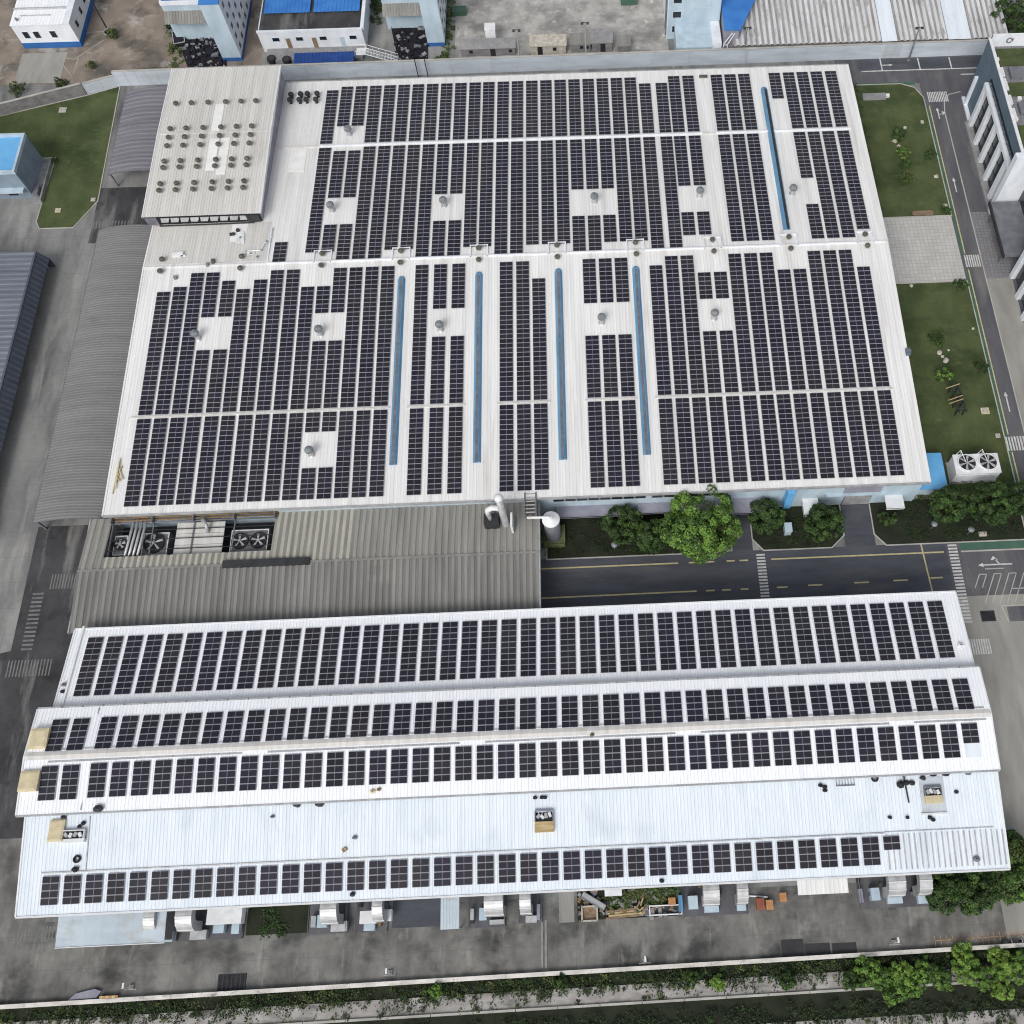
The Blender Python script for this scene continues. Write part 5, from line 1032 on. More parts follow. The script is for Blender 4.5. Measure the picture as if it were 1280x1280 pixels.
for i in range(9):
    b = MB(); b.obox((x+RNG.uniform(-.7,.7),y+RNG.uniform(-.6,.6),.15+.11*i),(RNG.uniform(.8,1.6),.2,.12),RNG.uniform(0,3)); b.build('offcut', M['wood_brown'] if i % 2 else M['wood'], t)
t = thing('steel_tray','long open grey steel tray right of the timber','tray',(8,4.5,0)); x0,y1 = at(811,1132,.5); x1,y0 = at(853,1143,.5)
b = MB(); b.box(x0,x1,y0,y1,.0,.12); b.build('floor', M['steel_dark'], t)
for q in ((x0,x1,y0,y0+.18),(x0,x1,y1-.18,y1),(x0,x0+.18,y0+.18,y1-.18),(x1-.18,x1,y0+.18,y1-.18)):
    b = MB(); b.box(*q,.12,.7); b.build('side', M['steel_white'], t)
def crate(label, u0,v0,u1,v1,m):
    x0,y1 = at(u0,v0,1.0); x1,y0 = at(u1,v1,1.0); t = thing('crate', label, 'crate', ((x0+x1)/2,(y0+y1)/2,0), 'orange crates below the front eave')
    b = MB(); b.box(x0+.05,x1-.05,y0+.05,y1-.05,.12,.95); b.build('body', M[m], t)
    n = 4
    for i in range(n):
        b = MB(); w = (x1-x0)/n; b.box(x0+i*w+.04,x0+(i+1)*w-.04,y0,y1,.95,1.03); b.build('slat', M[m], t)
    b = MB(); b.box(x0,x1,y0+.1,y0+.3,0,.12); b.box(x0,x1,y1-.3,y1-.1,0,.12); b.build('skid', M['wood_brown'], t)
crate('brick red crate, left of the touching pair below the eave',945,1123,956.5,1137,'redbrown')
crate('orange crate touching the brick red one on its right',957,1125,967.5,1137,'orange')
crate('orange crate standing alone near the white canopy',974,1116,984,1127,'orange')
crate('orange crate on the overgrown bed beside a blue box',835,1122,845,1131,'orange')
b = MB(); x0,y0 = at(935,1119,1.5); x1,y1 = at(961,1121,1.5); t = thing('steel_pipe','pale steel pipe lying above the brick red crate','pipe',((x0+x1)/2,(y0+y1)/2,0)); b.tube([(x0,y0,.15),(x1,y1,.15)], .14, 8); b.build('tube', M['steel_white'], t); b = MB(); b.cyl(x0,y0,0,.3,.2,8); b.build('end_cap', M['steel'], t)
rs = random.Random(44); b = MB()
for i in range(150):
    x, y = at(rs.uniform(722,850), rs.uniform(1112,1144)); q = rs.uniform(.15,.6); b.obox((x,y,.12+q*.2),(q*rs.uniform(.8,3),q,q*rs.uniform(.3,.9)),rs.uniform(0,3.1),rs.randrange(5),rs.uniform(-.3,.3))
b.build('scrap_heap', [M['steel_dark'],M['rust'],M['wood_brown'],M['plinth'],M['steel_mid']], kind='stuff', label='loose rusty scrap and offcuts strewn on the overgrown bed')
# parapet, lamps and loose things along it
b = MB(); n = 30; p0, p1 = (-130,-5.0), (110,-2.75)
t = thing('parapet','low white parapet along the south edge of the apron','parapet',(-10,-4,0))
for i in range(n):
    f0, f1 = i/n, (i+1)/n; xa, ya = p0[0]+(p1[0]-p0[0])*f0, p0[1]+(p1[1]-p0[1])*f0; xb, yb = p0[0]+(p1[0]-p0[0])*f1, p0[1]+(p1[1]-p0[1])*f1
    b = MB(); b.obox(((xa+xb)/2,(ya+yb)/2-.1,-.1),(8.0-.02,.62,1.4),math.atan2(yb-ya,xb-xa)); b.build('parapet_block', M['white_kerb'], t)
for i,(u,v) in enumerate(((165,1232),(488,1214),(806,1199),(1117,1176))):
    x, y = at(u,v+2,0); t = thing('lamp_post', ('white lamp post at the parapet near the yellow barrier','white lamp post at the parapet between the drain grating and the channel','white lamp post at the parapet near the middle of the apron','white lamp post at the parapet right of the dark asphalt squares')[i], 'lamp post', (x,y,0), 'white lamp posts along the parapet')
    b = MB(); b.cyl(x,y,.3,3.0,.06,8); b.build('post', M['steel_white'], t); b = MB(); b.box(x-.35,x+.35,y-.35,y+.35,0,.3); b.build('base', M['plinth'], t); b = MB(); b.box(x-.14,x+.14,y-.1,y+.7,3.0,3.1); b.build('lamp', M['steel_white'], t)
    b = MB(); b.tube([(x-.9,y-.3,.02),(x-.9,y-.3,.6),(x+.9,y-.3,.6),(x+.9,y-.3,.02)], .05, 5); b.build('guard_rail', M['steel'], t)
x, y = at(105,1244,.5); t = thing('sheet_pile','grey slanted pile of roofing sheets at the left of the parapet','sheet pile',(x,y,0))
pts = [at(84,1251,.2),at(93,1243,.2),at(117,1237,.2),at(125,1240,.2),at(119,1248,.2)]
for i in range(3):
    b = MB(); b.prism([(p[0]+i*.12,p[1]+i*.05) for p in pts], .05+i*.13, .15+i*.13); b.build('sheet', M['wall_violet'], t)
x0,y0 = at(125,1247,.4); x1,y1 = at(148,1245,.4); t = thing('barrier','yellow and red striped barrier lying by the parapet','barrier',((x0+x1)/2,y0,0))
for i in range(6):
    b = MB(); q = x0+(x1-x0)*i/6; b.box(q,q+(x1-x0)/6-.01,y0-.2,y0+.2,.3,.6); b.build('stripe', M['orange'] if i % 2 else M['yellow_paint'], t)
for q in (x0+.2,x1-.4):
    b = MB(); b.box(q,q+.2,y0-.4,y0+.4,0,.3); b.build('foot', M['steel_dark'], t)
x0,y1 = at(1200,1179,.8); x1,y0 = at(1209,1185,.8); t = thing('white_box','small white box by the parapet in the orange bays','box',((x0+x1)/2,y0,0)); b = MB(); b.box(x0,x1,y0,y1,.08,.8); b.build('body', M['steel_white'], t); b = MB(); b.box(x0+.1,x1-.1,y0+.1,y1-.1,0,.08); b.build('base', M['steel_dark'], t)
def scooter(u, v, label):
    x, y = at(u,v,.5); t = thing('scooter', label, 'scooter', (x,y,0), 'scooters parked at the parapet')
    for dx in (-.62,.62):
        b = MB(); n = 14; vs = []
        for yy, r in ((-.07,.2),(-.07,.3),(.07,.3),(.07,.2)): vs += [(x+dx+r*math.cos(2*math.pi*k/n), y+yy, .3+r*math.sin(2*math.pi*k/n)) for k in range(n)]
        b.add(vs, [(i*n+k,i*n+(k+1)%n,((i+1)%4)*n+(k+1)%n,((i+1)%4)*n+k) for i in range(4) for k in range(n)]); b.build('wheel', M['black'], t)
    b = MB(); b.box(x-.75,x+.1,y-.16,y+.16,.42,.72); b.box(x+.1,x+.45,y-.15,y+.15,.3,.38); b.obox((x+.5,y,.62),(.12,.36,.7)); b.build('body', M['black'], t)
    b = MB(); b.box(x-.72,x-.02,y-.15,y+.15,.72,.84); b.build('seat', M['steel_dark'], t)
    b = MB(); b.tube([(x+.5,y-.34,1.05),(x+.56,y,1.0),(x+.5,y+.34,1.05)], .035, 6); b.build('handlebar', M['steel'], t)
    b = MB(); b.box(x+.56,x+.66,y-.1,y+.1,.78,.94); b.build('headlight', M['steel_white'], t)
scooter(1259,1177.5,'black scooter by the parapet, left of the two'); scooter(1272,1176.5,'black scooter by the parapet, right of the two')
b = MB(); x,y = at(470,1214); 

# ------------------------------------------------------------------ loose things on the low roofs
def roof_box(label, u0,v0,u1,v1,zf,m,h=.8):
    zz = 12
    for _ in range(4): zz = zf(at((u0+u1)/2,(v0+v1)/2,zz)[1])
    x0,y1 = at(u0,v0,zz+h); x1,y0 = at(u1,v1,zz+h); zb = zf((y0+y1)/2); t = thing('roof_box', label, 'roof box', ((x0+x1)/2,(y0+y1)/2,zb), 'boxes on the low roofs')
    b = MB(); b.box(x0,x1,y0,y1,zb-.15,zb+h-.12); b.build('body', M[m], t); b = MB(); q = (x1-x0)*.12; b.add([(x0-.05,y0-.05,zb+h-.12),(x1+.05,y0-.05,zb+h-.12),(x1+.05,y1+.05,zb+h-.12),(x0-.05,y1+.05,zb+h-.12),(x0+q,y0+q,zb+h),(x1-q,y0+q,zb+h),(x1-q,y1-q,zb+h),(x0+q,y1-q,zb+h)], [(4,5,6,7),(0,1,5,4),(1,2,6,5),(2,3,7,6),(3,0,4,7)]); b.build('lid', M[m], t)
roof_box('beige box on the left end of the middle roof, far side of the ridge',39,911,56,935,z2,'beige'); roof_box('beige box on the left end of the middle roof, near side of the ridge',26,964,44,988,z2,'beige')
roof_box('beige box on the front roof beside the white roof machine',63,1025,76,1051,z3,'beige',.7)
def machine(label, u0,v0,u1,v1,zf, mats_, split):
    zz = zf(at((u0+u1)/2,(v0+v1)/2,10)[1]); x0,y1 = at(u0,v0,zz+.8); x1,y0 = at(u1,v1,zz+.8); zb = zf((y0+y1)/2); t = thing('roof_machine', label, 'roof machine', ((x0+x1)/2,(y0+y1)/2,zb), 'machines on the front roof')
    ys_ = y0+(y1-y0)*split
    b = MB(); b.box(x0,x1,y0,ys_,zb-.3,zb+.55); b.build('lower_box', M[mats_[0]], t)
    b = MB(); b.box(x0,x1,ys_,y1,zb-.1,zb+.25); b.build('tray', M['steel_dark'], t)
    for q in ((x0,x1,y1-.12,y1),(x0,x0+.12,ys_,y1-.12),(x1-.12,x1,ys_,y1-.12)):
        b = MB(); b.box(*q,zb+.25,zb+.8); b.build('side', M[mats_[1]], t)
    r_ = random.Random(int(u0))
    for i in range(4):
        b = MB(); xx = x0+(x1-x0)*(.2+.2*i); b.obox((xx,(ys_+y1)/2+r_.uniform(-.2,.2),zb+.45),(.45,.7,.4),r_.uniform(-.8,.8)); b.build('part', M['steel_white'] if i % 2 else M['steel'], t)
    return t
machine('open roof machine with an orange brown front box in the middle of the front roof',668,1013,692,1039,z3,('wood','wall_violet'),.48)
machine('open roof machine with a beige front box at the right end of the front roof',1155,983,1180,1003,z3,('beige','steel_mid'),.45)
machine('white roof machine with dark fittings at the left end of the front roof',76,1038,103,1052,z3,('steel_white','steel_white'),.3)
sheet_t = thing('roof_mat','grey mat under the beige fronted roof machine','mat',(48,19,10)); x0,y1 = at(1147,972,10.4); x1,y0 = at(1184,1016,9.8)
b = MB(); b.add([(x0,y0,z3(y0)+.07),(x1,y0,z3(y0)+.07),(x1,y1,z3(y1)+.07),(x0,y1,z3(y1)+.07),(x0,y0,z3(y0)),(x1,y0,z3(y0)),(x1,y1,z3(y1)),(x0,y1,z3(y1))], [(0,1,2,3),(4,5,1,0),(5,6,2,1),(6,7,3,2),(7,4,0,3)]); b.build('sheet', M['wall_perim'], sheet_t); b = MB(); b.box(x0-.3,x1,y0-.15,y0+.1,z3(y0),z3(y0)+.25); b.build('edge_bar', M['steel_white'], sheet_t)
def roof_at(u,v,zf):
    zz = 11
    for _ in range(5): zz = zf(at(u,v,zz)[1])
    x, y = at(u,v,zz); return x, y, zf(y)
BAGN = 0
def bag(u,v,zf,label,m='black',s=.55,a=0.6):
    global BAGN; BAGN += 1; r = random.Random(BAGN); s *= .72; x, y, z = roof_at(u,v,zf); t = thing('tool_bag', label, 'tool bag', (x,y,z), 'dark tool bags on the low roofs')
    b = MB(); n = 8; vs = []
    for q, h in ((.8,0),(1,.35),(.85,.7),(.35,.9)):
        for k in range(n): an = 2*math.pi*k/n; rr = q*s*r.uniform(.8,1.15); vs.append((x+rr*math.cos(an+a)*1.3, y+rr*math.sin(an+a), z+.05+h*s*1.3))
    b.add(vs, [(i*n+k,i*n+(k+1)%n,(i+1)*n+(k+1)%n,(i+1)*n+k) for i in range(3) for k in range(n)]+[tuple(3*n+k for k in range(n))]); b.build('sack', M[m], t)
    b = MB(); b.tube([(x-s*.5,y,z+s*1.1),(x,y,z+s*1.6),(x+s*.5,y,z+s*1.1)], .05, 5); b.build('strap', M['steel_dark'], t)
for u,v,l in ((669,997.5,'dark tool bag above the orange fronted machine, standing apart on the left'),(677,997,'dark tool bag above the orange fronted machine, left of the touching two'),(681.5,997,'dark tool bag above the orange fronted machine, right of the touching two')): bag(u,v,z3,l,s=.4)
for u,v,l in ((1025,982,'small dark bag left of the ladder, farthest from the front'),(1030.5,984,'dark bag left of the ladder in the middle of the three'),(1031,988,'dark bag left of the ladder, nearest the front')): bag(u,v,z3,l,s=.45)
bag(740,919,z2,'olive tool bag on the ridge of the middle roof','rust',.45); bag(466,989.5,z2,'pale bag at the eave of the middle roof','beige',.5); bag(474,987,z2,'olive bag at the eave of the middle roof, right of the pale one','rust',.4); bag(444,1047,z3,'dark bag on the front roof above the cardboard piece','steel_mid',.45)
bag(1125,981,z3,'dark bundle left of the beige fronted machine','black',.8); bag(1132,979,z3,'black bundle touching the long dark bar','black',.6); bag(1139,979,z3,'dark bundle right of the long dark bar','steel_dark',.6)
bag(1153,973,z3,'brown bundle behind the beige fronted machine, left of the pair','steel_dark',.55); bag(1166,967,z3,'black bundle behind the beige fronted machine under the eave','black',.8); bag(1181,967,z3,'black bundle right of the eave bundle','black',.7); bag(1209,966,z3,'blue grey bundle under the eave at the right end','facade_slate',.6)
bag(1162,1022,z3,'black bag just below the grey mat, left','black',.45); bag(1166,1025,z3,'black bag just below the grey mat, right','black',.45); bag(1112,1022,z3,'small dark bag between ladder and machine, left','black',.4); bag(1134,1022,z3,'small dark bag between ladder and machine, right','black',.4); bag(1195,990,z3,'small dark bag right of the beige fronted machine','black',.4)
bag(100,1033,z3,'black bag right of the white roof machine, near','black',.42); bag(105,1029,z3,'black bag right of the white roof machine, far','black',.42); bag(80,1022,z3,'dark bag under the eave above the beige box','steel_dark',.5); bag(124,1011,z2,'dark jumble of clamps at the eave near the left end','steel_dark',.8); bag(95,1087,z3,'dark bag above the front solar row at the left end','black',.6)
bag(341,1021,z3,'small dark bag alone on the left half of the front roof','steel_mid',.4); bag(81,856,z1,'grey bag on the left end of the rear roof, far','steel_mid',.5); bag(79,865,z1,'dark bag on the left end of the rear roof, near','black',.45); bag(1200,807,z1,'white sack on the right end of the rear roof','steel_white',.6)
bag(372,1006,z3,'dark roll under the middle eave, left','steel_dark',.7); bag(400,1004.5,z3,'dark roll under the middle eave, right','steel_dark',.8); bag(827,1101,z3,'black bag at the front eave right of the middle','black',.45); bag(441,1118,z3,'dark bag at the front eave left of the middle','steel_dark',.5); bag(1220,1074,z3,'dark stain like heap at the right end of the front roof','steel_mid',.6)
def coil(u,v,zf,label):
    x,y,z = roof_at(u,v,zf); b = MB(); n = 18; vs = []
    for rr, zz in ((.32,.05),(.55,.05),(.6,.3),(.5,.42),(.34,.4)): vs += [(x+rr*math.cos(2*math.pi*k/n), y+rr*math.sin(2*math.pi*k/n), z+zz) for k in range(n)]
    b.add(vs, [(i*n+k,i*n+(k+1)%n,((i+1)%5)*n+(k+1)%n,((i+1)%5)*n+k) for i in range(5) for k in range(n)])
    b.build('cable_coil', M['black'], label=label, category='cable coil', group='black cable coils')
coil(97,1074,z3,'black cable coil near the left end of the front roof'); coil(1093,973,z3,'black cable coil right of the ladder on the front roof')
x,y,z = roof_at(1056,977,z3); t = thing('ladder','short grey ladder lying under the eave of the front roof','ladder',(x,y,z))
for dy in (-.6,.6):
    b = MB(); b.box(x-1.5,x+1.5,y+dy-.07,y+dy+.07,z3(y+dy)+.08,z3(y+dy)+.22); b.build('rail', M['steel_mid'], t)
for i in range(7):
    q = x-1.4+i*.467; b = MB(); b.add([(q-.05,y-.6,z3(y-.6)+.2),(q+.05,y-.6,z3(y-.6)+.2),(q+.05,y+.6,z3(y+.6)+.2),(q-.05,y+.6,z3(y+.6)+.2)], [(0,1,2,3)]); b.build('rung', M['steel_mid'], t)
x,y,z = roof_at(1131,985,z3); t = thing('dark_bar','long dark steel bar lying near the bundles on the front roof','bar',(x,y,z)); b = MB(); b.tube([(x,y+1.6,z3(y+1.6)+.15),(x+.35,y-2.2,z3(y-2.2)+.15)], .13, 6); b.build('bar', M['steel_dark'], t); b = MB(); b.obox((x,y+1.6,z3(y+1.6)+.2),(.4,.3,.3)); b.build('end_plate', M['steel_mid'], t)
x,y,z = roof_at(431,1062,z3); t = thing('cardboard_piece','small tan cardboard piece on the front roof','cardboard',(x,y,z)); b = MB(); b.obox((x,y,z+.14),(.75,.6,.12),.6); b.build('panel', M['wood_brown'], t); b = MB(); b.obox((x+.1,y+.1,z+.24),(.3,.3,.08),.6); b.build('flap', M['wood'], t)
for i,(u,v) in enumerate(((96,868),(140,878),(285,838 if False else 876),(611,1000))): pass
# clutter on the bare corner of the main roof
def rat(u,v): return roof_at(u,v,zmain)
def pipe_on_roof(label, pts, r=.14, m='steel_white'):
    P = [rat(*p) for p in pts]; t = thing('pipe_offcut', label, 'pipe', P[0], 'white pipes on the cluttered roof corner'); b = MB(); b.tube([(p[0],p[1],p[2]+r+.06) for p in P], r, 6); b.build('tube', M[m], t); b = MB(); b.cyl(P[0][0],P[0][1],P[0][2],P[0][2]+.35,r*1.5,8); b.build('joint', M['steel'], t)
pipe_on_roof('straight white pipe on the cluttered roof corner with a dark joint',[(308,314.5),(327,313.5)]); pipe_on_roof('bent white pipe rising toward the vented hall',[(327,313.5),(331,305),(338,299),(341,296)])
pipe_on_roof('thin grey pipe below the bins of the cluttered corner',[(266,330),(289,328.5)],.08,'steel'); pipe_on_roof('long pale pipe along the foot of the vented hall',[(200,283.5),(260,281.5),(318,279)],.16,'steel_dark')
for i,(u,v,w,l,m,lab) in enumerate(((223,319.5,2.2,.8,'steel_white','white flat box left on the cluttered roof corner'),(291,294,1.0,.45,'steel_dark','dark flat box at the white sheet on the roof corner'),(298,289,.6,.5,'steel_dark','small dark box above the white sheet on the roof corner'),(267,328,.6,1.0,'vent_metal','brown upright box in the middle of the cluttered corner'),(260,332,.5,.7,'vent_grey','grey box left of the brown upright box'),(220,348,.6,.7,'vent_grey','grey box right of the near left ridge vent'),(303,321,.9,.7,'steel_white','white crumpled box above the ridge vent'))):
    x,y,z = rat(u,v); t = thing('clutter_box', lab, 'box', (x,y,z), 'boxes on the cluttered roof corner'); b = MB(); b.obox((x,y,z+.3),(w,l,.5),.15); b.build('body', M[m], t); b = MB(); b.obox((x,y,z+.58),(w*.9,l*.9,.06),.15); b.build('lid', M[m], t)
for i,(u,v,w,l,a,lab) in enumerate(((301,298,1.6,3.2,.1,'white sheet leaning over the skylight on the cluttered corner'),(228,321,1.4,.7,.3,'white crumpled sheet at the left of the cluttered corner'),(314,318,1.5,.9,.2,'pale crumpled sheet under the straight white pipe'),(334,303,.8,.8,.5,'small pale sheet at the bend of the white pipe'),(322,322,.7,.5,.9,'small grey sheet right of the near ridge vent'))):
    x,y,z = rat(u,v); t = thing('loose_sheet', lab, 'sheet', (x,y,z), 'loose sheets on the cluttered roof corner'); rr = random.Random(i)
    b = MB(); n = 4; vs = []; c_, s_ = math.cos(a), math.sin(a)
    for p in range(n+1):
        for q in range(n+1):
            fx, fy = (p/n-.5)*w, (q/n-.5)*l; vs.append((x+fx*c_-fy*s_, y+fx*s_+fy*c_, zmain(y+fx*s_+fy*c_)+.1+rr.uniform(0,.22)))
    b.add(vs, [(p*(n+1)+q,(p+1)*(n+1)+q,(p+1)*(n+1)+q+1,p*(n+1)+q+1) for p in range(n) for q in range(n)]); b.build('sheet', M['steel_white' if i < 3 else 'wall_perim'], t)
    b = MB(); b.obox((x,y,zmain(y)+.34),(.35,.25,.2),a); b.build('weight', M['steel_mid'], t)
b = MB(); b.corr('x',-88.8,-64.9,[(126.7,zmain(126.7)+.035),(137.0,zmain(137)+.035)],.62,.03); b.build('dusty_roof_sheet', M['roof_vented'], roof)
# yellow ladder-like timber at the lower left of the main roof
t = thing('timber_bundle','yellowed timber bundle lying at the lower left edge of the main roof','timber bundle',rat(148,596))
for i,(a_,b_) in enumerate((((151,573),(141,618)),((153,583),(145,604)),((149,585),(154,600)),((146,597),(151,602)),((150,578),(145,612)))):
    A, B = rat(*a_), rat(*b_); b = MB(); b.tube([(A[0],A[1],A[2]+.15+.05*i),(B[0],B[1],B[2]+.15+.05*i)], .13, 5); b.build('pole', M['wood'] if i % 2 else M['beige'], t)
# small fittings on the right verge of the main roof
x,y,z = rat(1135,441); t = thing('roof_fitting','small blue grey fitting on the right edge of the main roof','fitting',(x,y,z)); b = MB(); b.box(x-.5,x+.3,y-.7,y+.7,z,z+.7); b.build('body', M['facade_slate'], t); b = MB(); b.box(x-.6,x+.4,y-.2,y+.2,z+.7,z+.85); b.build('cap', M['steel_mid'], t)

# ------------------------------------------------------------------ vegetation
LEAFM = ['leaf_dark','leaf_mid','leaf_bright','leaf_fresh','leaf_olive','leaf_deep']
def leaf_mesh(name, C, N, size, mi, rng, parent=None, loc=None, mats=LEAFM, **tags):
    """C: centres (n,3); N: facing directions (n,3); one folded leaf clump (2 triangles) per centre"""
    n = len(C); rnd = rng.normal(size=(n,3)); nn = N/np.linalg.norm(N,axis=1,keepdims=True)+rnd*.55; nn /= np.linalg.norm(nn,axis=1,keepdims=True)
    t = np.cross(nn, rng.normal(size=(n,3))); t /= np.linalg.norm(t,axis=1,keepdims=True); u = np.cross(nn,t); s = (size*rng.uniform(.6,1.35,n))[:,None]
    fold = nn*s*.25
    V = np.stack([C-t*s*.5-fold*0, C-u*s*.38-fold, C+t*s*.55, C+u*s*.38-fold],1).reshape(-1,3)
    c = np.array(loc) if loc is not None else V.mean(0)
    me = bpy.data.meshes.new(name); me.from_pydata((V-c).tolist(), [], [(4*i,4*i+1,4*i+2,4*i+3) for i in range(n)])
    for m in mats: me.materials.append(M[m])
    me.polygons.foreach_set('material_index', np.asarray(mi,dtype=np.int32)); me.update()
    return place(bpy.data.objects.new(name, me), tuple(c), parent, **tags)
VARY = np.random.default_rng(99)
def tree(name, label, u, v, r, h, zc, seed, pal, nc=70, per=46, size=.62, flat=.8, group=None, cat='tree', clump=None):
    """crown centre seen at u, v at height zc"""
    rng = np.random.default_rng(seed); x, y = at(u,v,zc); t = thing(name, label, cat, (x,y,0), group)
    b = MB(); b.tube([(x,y,0),(x+.1,y,zc*.5),(x-.05,y+.1,zc)], max(.12,r*.05), 8); b.build('trunk', M['bark'], t)
    for k in range(5):
        a = k*1.26+seed; b = MB(); b.tube([(x,y,zc*.5),(x+math.cos(a)*r*.35,y+math.sin(a)*r*.35,zc*.85),(x+math.cos(a)*r*.7,y+math.sin(a)*r*.7,zc+r*.25)], max(.06,r*.022), 5); b.build('limb', M['bark'], t)
    C = []; N = []; mi = []; wob = .0 if cat == 'tree' and 'round' in label else .1
    for k in range(nc):
        d = rng.normal(size=3); d /= np.linalg.norm(d); d[2] = d[2]*.9+.15; az = math.atan2(d[1],d[0])
        rad = r*(rng.uniform(.82,1.0) if k > nc*.15 else rng.uniform(.2,.7))*(1+(wob+.04)*math.sin(3*az+seed)+.05*math.sin(5*az+2*seed))
        c0 = np.array([x,y,zc])+d*rad*np.array([1,1,flat])
        if c0[2] < .4: c0[2] = .4+rng.random()*.4
        rc = (clump or r*.24)*rng.uniform(.75,1.25); m0 = pal[rng.integers(len(pal))]
        p = rng.normal(size=(per,3)); p /= np.linalg.norm(p,axis=1,keepdims=True); p += d*.55; p[:,2] += .25; p /= np.linalg.norm(p,axis=1,keepdims=True)
        C.append(c0+p*rc*rng.uniform(.75,1.05,(per,1))*np.array([1,1,.85])); N.append(p+np.array([0,0,.15]))
        mi += [m0 if rng.random() < .85 else pal[rng.integers(len(pal))] for _ in range(per)]
    C = np.concatenate(C); N = np.concatenate(N); leaf_mesh('crown', C, N, size, mi, rng, t)
    return t
G_ = 'round trees below the factory wall'
tree('broad_tree','largest bright green round tree beside the dark road',876,656,6.6,9,5.6,11,[1,2,2,1],250,64,.42,.85,clump=.95)
tree('round_tree','dark round tree above the dark road, leftmost of the row',778,657,3.45,5,3.6,12,[0,1,0],130,48,.36,.85,G_,clump=.62)
tree('round_tree','dark round tree partly behind the largest bright tree',816,670,3.04,5,3.3,13,[0,1,0],130,48,.36,.85,G_,clump=.62)
tree('round_tree','round tree left of the blue downpipe in the middle bed',957,646,3.04,5,3.6,14,[0,1,0],130,48,.36,.9,G_,clump=.62)
tree('round_tree','round tree left of the loading driveway in the middle bed',1030,655,3.36,5,3.6,15,[0,1,0],130,48,.36,.9,G_,clump=.62)
tree('round_tree','round tree just right of the factory corner below the blue lean-to',1184,632,3.25,5,3.6,16,[0,1,0],130,48,.36,.9,G_,clump=.62)
tree('round_tree','wide round tree in front of the chiller',1238,630,3.88,5,3.7,17,[0,1,0],130,48,.36,.9,G_,clump=.62)
tree('round_tree','round tree at the right picture edge beyond the chiller',1279,622,3.14,5,3.6,18,[0,1,0],130,48,.36,.9,G_,clump=.62)
tree('round_bush','small dark bush beside the narrow path to the side door',1110,650,1.6,2,1.4,19,[0,0,1],22,36,.4,.8,None,'bush')
tree('broad_tree','dark tree under the eave at the lower right corner of the low building',1178,1110,3.2,5,3.2,20,[0,1,0],140,48,.4,.85,clump=.7)
tree('broad_tree','dark tree right of its twin under the lower right eave',1217,1112,3.3,5,3.2,21,[1,0,0],140,48,.4,.85,clump=.7)
tree('broad_tree','brighter tree right of the low building, lower of two',1265,1098,3.7,5,3.6,22,[1,2,1],140,48,.4,.85,clump=.7)
tree('broad_tree','tree right of the low building, upper of two',1262,1066,2.7,5,3.4,23,[1,0,4],140,48,.4,.85,clump=.7)
tree('broad_tree','dark tree behind the wall at the upper right corner',1270,16,5.2,8,5,24,[0,1,0],140,48,.4,.85,clump=.7)
for u,v,r,z,s,pal,l in ((1123,169,1.2,.7,31,[0,1],'dark shrub at the top of the upper lawn group'),(1129,192,1.1,.6,32,[2,1],'bright shrub in the middle of the upper lawn group'),(1131,206,.9,.5,33,[1,0],'shrub below the bright one on the upper lawn'),(1133,221,1.1,.6,34,[1,4],'thin shrub at the foot of the upper lawn group'),(1163,194,.9,.5,35,[0,1],'dark shrub at the right kerb of the upper lawn'),(1170,424,1.2,.6,36,[0,1],'dark shrub at the top of the lower lawn group'),(1181,470,1.25,.7,37,[2,1],'bright round shrub above the dark pergola'),(1226,462,1.0,.7,38,[0,0],'dark shrub at the right kerb of the lower lawn'),(1200,356,1.0,.5,39,[0,1],'dark shrub at the corner below the plaza'),(1183,263,.9,.5,40,[0,1],'dark shrub right of the wooden bench'),(139,43,1.0,1.0,41,[1,4],'shrub growing in the round planter'),(114,82,.7,.5,42,[4,1],'small shrub on the brown yard by the wall'),(22,112,1.4,.7,43,[0,4],'dark shrub at the left edge of the brown yard'),(76,104,1.0,.5,44,[4,0],'shrub at the bend of the boundary wall'),(68,201,.5,.4,45,[0],'tiny shrub at the corner of the gate house porch')):
    tree('shrub', l, u, v, r*1.35, r, z, s, pal, 26, 30, .3, .8, 'shrubs', 'shrub')
for i,(u,v,l) in enumerate(((1098,126,'hedge'),)): pass
# hedges along the foot of the factory wall and in the beds
def scatter(name, label, poly_px, n, size, pal, seed, zr=(0.05,.8), z=0.0, pts=None):
    rng = np.random.default_rng(seed); poly = [at(u,v,z) for u,v in poly_px] if pts is None else pts; xs = [p[0] for p in poly]; ys = [p[1] for p in poly]; C = []
    def inside(x,y):
        c = False
        for i in range(len(poly)):
            (xa,ya),(xb,yb) = poly[i-1], poly[i]
            if (ya > y) != (yb > y) and x < (xb-xa)*(y-ya)/(yb-ya)+xa: c = not c
        return c
    mi = []
    while len(C) < n:
        cx, cy = rng.uniform(min(xs),max(xs)), rng.uniform(min(ys),max(ys))
        if not inside(cx,cy): continue
        k = rng.integers(12,34); rc = rng.uniform(.35,1.1); hh = rng.uniform(*zr); m0 = pal[rng.integers(len(pal))]
        for _ in range(k):
            d = rng.normal(size=3)*.5; C.append((cx+d[0]*rc,cy+d[1]*rc,z+max(.05,hh*(1-.4*(d[0]**2+d[1]**2))+.2*d[2]))); mi.append(m0 if rng.random() < .7 else pal[rng.integers(len(pal))])
    C = np.array(C); N = np.tile(np.array([0,0,1.0]),(len(C),1)); return leaf_mesh(name, C, N, size, mi, rng, kind='stuff', label=label)
scatter('undergrowth','low dark ground cover in the planting beds below the factory wall',None,4500,.26,[5,5,5,0],51,(.1,.5),0,[(-10,65.6),(22,65.6),(23,73),(-10,73)])
